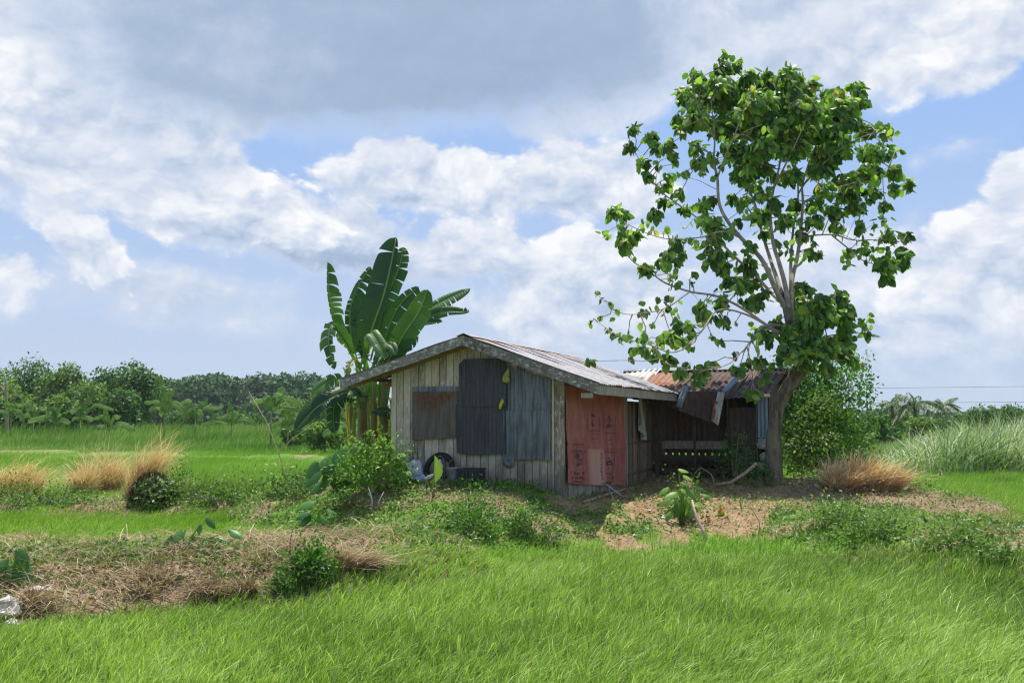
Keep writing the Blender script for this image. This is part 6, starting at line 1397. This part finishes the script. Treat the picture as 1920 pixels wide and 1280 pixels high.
RT = [(1640, 62, 782, 90, 'tree_near', 'dark bush at the left end of the right background'), (1690, 92, 766, 110, 'tree_olive', 'wide feathery light tree beside the small palms'), (1730, 70, 788, 70, 'tree_olive', 'bush in front of the middle palm'),
      (1780, 80, 786, 70, 'tree_near', 'low bush between palms and reeds'), (1815, 95, 772, 60, 'tree_olive', 'yellow-green bush top over the reeds'), (1850, 90, 765, 60, 'tree_near', 'round bush top over the reeds'), (1890, 95, 758, 70, 'tree_near', 'dark bush top over the reeds near the right edge'), (1940, 90, 766, 60, 'tree_near', 'bush top cut by the right edge'),
      (1590, 68, 790, 60, 'tree_near', 'low dark bush just right of the bushy tree')]
for i_, (px_, Y_, py_, w_, m_, lb) in enumerate(RT):
    b = far(px_, Y_); hh = hpix(py_, Y_) - b[2]; treeobj(b, w_ * Y_ / FPX, hh, 2400, .26, lb, m_, 'bush', 'bush', 'bushes of the right background', seed=70 + i_, trunkh=.06, lumps=24)
# the far wood: one dark mass of crowns, and low bluish woods on the horizon
r_ = np.random.default_rng(5); nb = NB()
def crowns(pxs, Yf, top, n, leaf, var=.35):
    for px_ in pxs:
        Y_ = Yf * (.92 + .2 * r_.random()); c = at(px_, 800, Y_); tz = at(px_, top(px_), Y_)[2]
        for lay, dz in ((0, 0), (1, .33), (2, .62)):
            rr = tz * (.30 + .10 * r_.random()); cz = tz * (1 - dz) - rr * .8; cx0 = c[0] + r_.normal() * rr * .5; cy0 = Y_ - lay * 6 + r_.normal() * 3
            dd = rdir(r_, n, .3); lump_ = 1 + .22 * np.sin(dd[:, 0] * 7 + lay * 3 + px_) * np.sin(dd[:, 2] * 6 + px_)
            P_ = np.array((cx0, cy0, max(cz, rr * .5))) + dd * (rr * np.array((1.0, 1.0, .85))) * lump_[:, None] * (.85 + .2 * r_.random((n, 1)))
            L_ = leaf * (.6 + .8 * r_.random(n)); nb.add(quads_leaf(P_, rdir(r_, n, 0) + dd * .4, dd + rdir(r_, n, .4) * .5, L_, L_ * .7, np.clip(var + (r_.random() - .5) * .35 + r_.normal(size=n) * .15, 0, 1)))
crowns(range(262, 700, 17), 270, lambda p: np.interp(p, (262, 300, 350, 430, 480, 520, 560, 590, 640, 700), (724, 718, 713, 708, 712, 706, 704, 722, 735, 745)), 520, 1.15)
settag(nb.build('distant_wood', 'tree_far'), 'dark dense wood far behind the paddies left of the hut', 'wood', kind='stuff')
nb = NB(); crowns(range(1560, 2100, 22), 420, lambda p: 775 - 4 * sin(p * .02), 180, 1.8, .3); crowns(range(-300, 262, 30), 330, lambda p: 735, 180, 1.5, .3); crowns(range(700, 1560, 30), 420, lambda p: 768, 150, 1.8, .3)
settag(nb.build('horizon_wood', 'tree_far'), 'low bluish line of woods on the horizon at the right', 'wood', kind='stuff')
hs = []; 
for i_, X_ in enumerate(np.linspace(-2600, 2600, 60)):
    hh = 14 + 16 * vn(i_ * .3, 0, 3) + 6 * vn(i_ * 1.1, 2, 4); hs.append([(X_, 2400, -5), (X_, 2480, hh * .8), (X_, 2560, hh), (X_, 2900, -5)])
mb = MB(); mb.grid(np.array(hs), .5); settag(mb.build('hills', 'tree_far', None, True), kind='structure')

# ------------------------------------------------------------------ small bananas of the background
def small_banana(px, Y, pytop, leaves, label, seed, stem=.07, w=.22):
    b = far(px, Y); k = Y / FPX; r2_ = np.random.default_rng(900 + seed); t = thing('banana_plant', b, label, 'banana plant', 'small banana plants along the far belt')
    top = b + (0, 0, (at(px, pytop, Y)[2] - b[2]) * .55); mb = MB(); mb.tube([b, top * .5 + b * .5, top], [stem, stem * .85, stem * .5], 7, .5); mb.build('trunk', 'banana_stem', t, True)
    leaves = [(a * (.6 + .8 * r2_.random()) * (1 if seed % 2 else -1) + r2_.normal() * 6, b_ * (.6 + .7 * r2_.random()), c_ * r2_.uniform(.3, 1.6)) for a, b_, c_ in [(l0 * 1.5, l1 * 1.35, l2 * 1.5) for l0, l1, l2 in leaves]] + [(r2_.normal() * 16, 8 + 22 * r2_.random(), 6) for _ in range(3)]
    for (dx_, dz_, dr_) in leaves:
        e = top + (dx_ * k, r2_.normal() * .3, dz_ * k); m1 = top + (e - top) * (.4, .4, .6) + (0, 0, dr_ * k)
        banana_leaf([top, m1, top * .25 + e * .75 + (0, 0, dr_ * k * .6), e], 1.15 * w * (.7 + .5 * r2_.random()), t, .5, .3, (1, 1), .55 + .3 * r2_.random(), .3, r2_, facing=(0, -.8, .6), nseg=20, mat='banana_far')
SBL = [[(8, 45, 0), (-14, 28, 6), (30, 22, 10), (26, 6, 8), (-20, 4, 8), (12, -4, 6)], [(14, 34, 0), (30, 14, 8), (-30, 16, 8), (22, -2, 6), (-16, 2, 5)], [(4, 26, 0), (24, 14, 6), (-14, 18, 5), (28, 2, 6), (-24, 0, 6)]]
for i_, (px_, Y_, py_, q_, lb) in enumerate(((308, 80, 728, 0, 'banana with one tall upright leaf in front of the far wood'), (366, 82, 742, 1, 'banana with a bent pale leaf right of the upright one'), (434, 84, 768, 2, 'small banana low in the belt before the far wood'), (508, 70, 712, 1, 'yellowing banana with arching leaves left of the big banana'),
        (20, 84, 745, 2, 'banana with pale leaves at the left edge'), (62, 86, 752, 2, 'second banana from the left edge, half hidden'), (104, 82, 762, 2, 'banana with folded leaves below the thin-topped tree'), (150, 84, 750, 1, 'banana with a brown hanging flower below the broad pale tree'), (205, 86, 790, 2, 'low banana with spreading leaves right of the left group'), (540, 66, 765, 2, 'small banana below the yellowing one'), (650, 45, 775, 2, 'banana just behind the main stems, sunlit'), (1605, 58, 800, 2, 'dark banana beside the bushy tree'))):
    small_banana(px_, Y_, py_, SBL[q_], lb, i_, w=.24)

# ------------------------------------------------------------------ palms
def palm(px, Y, pytop, rpx, label, seed, nf=16, bare=False):
    b = far(px, Y); k = Y / FPX; r2_ = np.random.default_rng(300 + seed); top = at(px, pytop, Y) * (1, 1, 1); t = thing('coconut_palm', b, label, 'palm tree', 'palms of the right background' if px > 900 else None)
    mb = MB(); mb.tube([b, b * .5 + top * .5 + (.15, 0, 0), top], [.20, .16, .13], 8, .5); mb.build('trunk', 'bark', t, True); nb = NB(); mb = MB()
    for i_ in range(nf):
        a = 2 * pi * i_ / nf + r2_.normal() * .2; el = r2_.uniform(-.35, 1.25); L_ = rpx * k * (.8 + .4 * r2_.random()); d = np.array((cos(a), sin(a), 0))
        pts = [top + d * L_ * s * cos(el * (1 - s * .5)) + Z * L_ * (s * sin(el) - .75 * s * s * (1 if el < .9 else .5)) + np.array((.12 * L_ * s * s, 0, 0)) for s in np.linspace(0, 1, 9)]
        mb.tube(pts, np.linspace(.03, .008, 9), 4); pts = np.array(pts)
        m = 34; s_ = np.linspace(.12, 1, m); P_ = np.array([[np.interp(q_, np.linspace(0, 1, 9), pts[:, c_]) for c_ in range(3)] for q_ in s_]); side = norm(np.cross(d, Z))
        for sg in (1, -1): nb.add(quads_leaf(P_, np.tile(side * sg * .8 + d * .5, (m, 1)) + (0, 0, -.55) + r2_.normal(size=(m, 3)) * .1, np.tile((0, 0, 1.0), (m, 1)), L_ * .33 * np.sin(np.clip(s_ * 2.6 + .3, 0, pi)) + .08, np.full(m, .07), np.clip(r2_.random(m), 0, 1)))
    nb.build('fronds', 'palm_leaf', t); mb.build('frond_ribs', 'shrub_light', t)
palm(1672, 84, 757, 32, 'palm with a bent-over crown, leftmost of the three tall palms', 1); palm(1715, 76, 760, 40, 'largest palm with a spreading crown over the light bushes', 2); palm(1768, 88, 760, 29, 'palm rising from the reeds, right of the largest', 3)
palm(1622, 190, 777, 15, 'small distant palm standing alone near the horizon', 4, 12); palm(1862, 130, 768, 16, 'pale palm top over the right end of the reeds', 5, 12); palm(258, 116, 690, 12, 'spiky palm top standing above the dark dense tree', 6, 12)
# dead pole tree at the left edge
b = far(12, 90); k = 90 / FPX; t = thing('dead_tree', b, 'bare pale dead trunk at the left edge', 'tree'); mb = MB(); mb.tube(smooth([b, b + (0, 0, 2.4), b + (-.15, 0, 4.4), b + (-.3, 0, 6.0)], 3), np.linspace(.20, .07, 10), 7, .5); mb.tube([b + (-.1, 0, 4.0), b + (-.6, 0, 5.0), b + (-1.2, 0, 5.2)], [.1, .07, .03], 6); mb.build('trunk', 'stick', t, True)
# power lines across the background, with their poles beyond the frame
for i_, (zl_, zr_, lb) in enumerate(((5.35, 7.3, 'upper thin power line crossing the sky behind the fields'), (4.1, 4.9, 'lower thin power line just above the palms'))):
    p0, p1 = np.array((-120., 140, zl_)), np.array((120., 140, zr_)); pts = [p0 + (p1 - p0) * s - (0, 0, 1.0 * sin(pi * s) * .3) for s in np.linspace(0, 1, 24)]; mb = MB(); mb.tube(pts, .022, 4); single('power_line', mb, 'wire', p0, lb, 'power line', 'power lines', False)
for x_ in (-120., 120.):
    b = np.array((x_, 140.4, .05)); mb = MB(); mb.tube([b - (0, 0, .3), b + (0, 0, 8.5)], [.16, .11], 10); mb.box(b + (-.9, -.06, 7.6), (1.8, 0, 0), (0, .1, 0), (0, 0, .12)); single('utility_pole', mb, 'stick', b, 'wooden pole carrying the power lines at the %s' % ('left' if x_ < 0 else 'right'), 'pole', 'utility poles', False)

# ------------------------------------------------------------------ the air
mb = MB(); mb.box((-700, -60, -6.5), (1400, 0, 0), (0, 1000, 0), (0, 0, 46.5)); m, q = newmat('haze')
pv = q.n('ShaderNodeVolumePrincipled'); pv.inputs['Color'].default_value = (.78, .87, 1.0, 1); pv.inputs['Density'].default_value = .00018; pv.inputs['Anisotropy'].default_value = .3
mo = q.n('ShaderNodeOutputMaterial'); q.link(pv.outputs[0], mo.inputs['Volume'])
hz = mb.build('haze', 'haze'); settag(hz, 'thin pale blue haze in the distance', 'haze', kind='stuff')
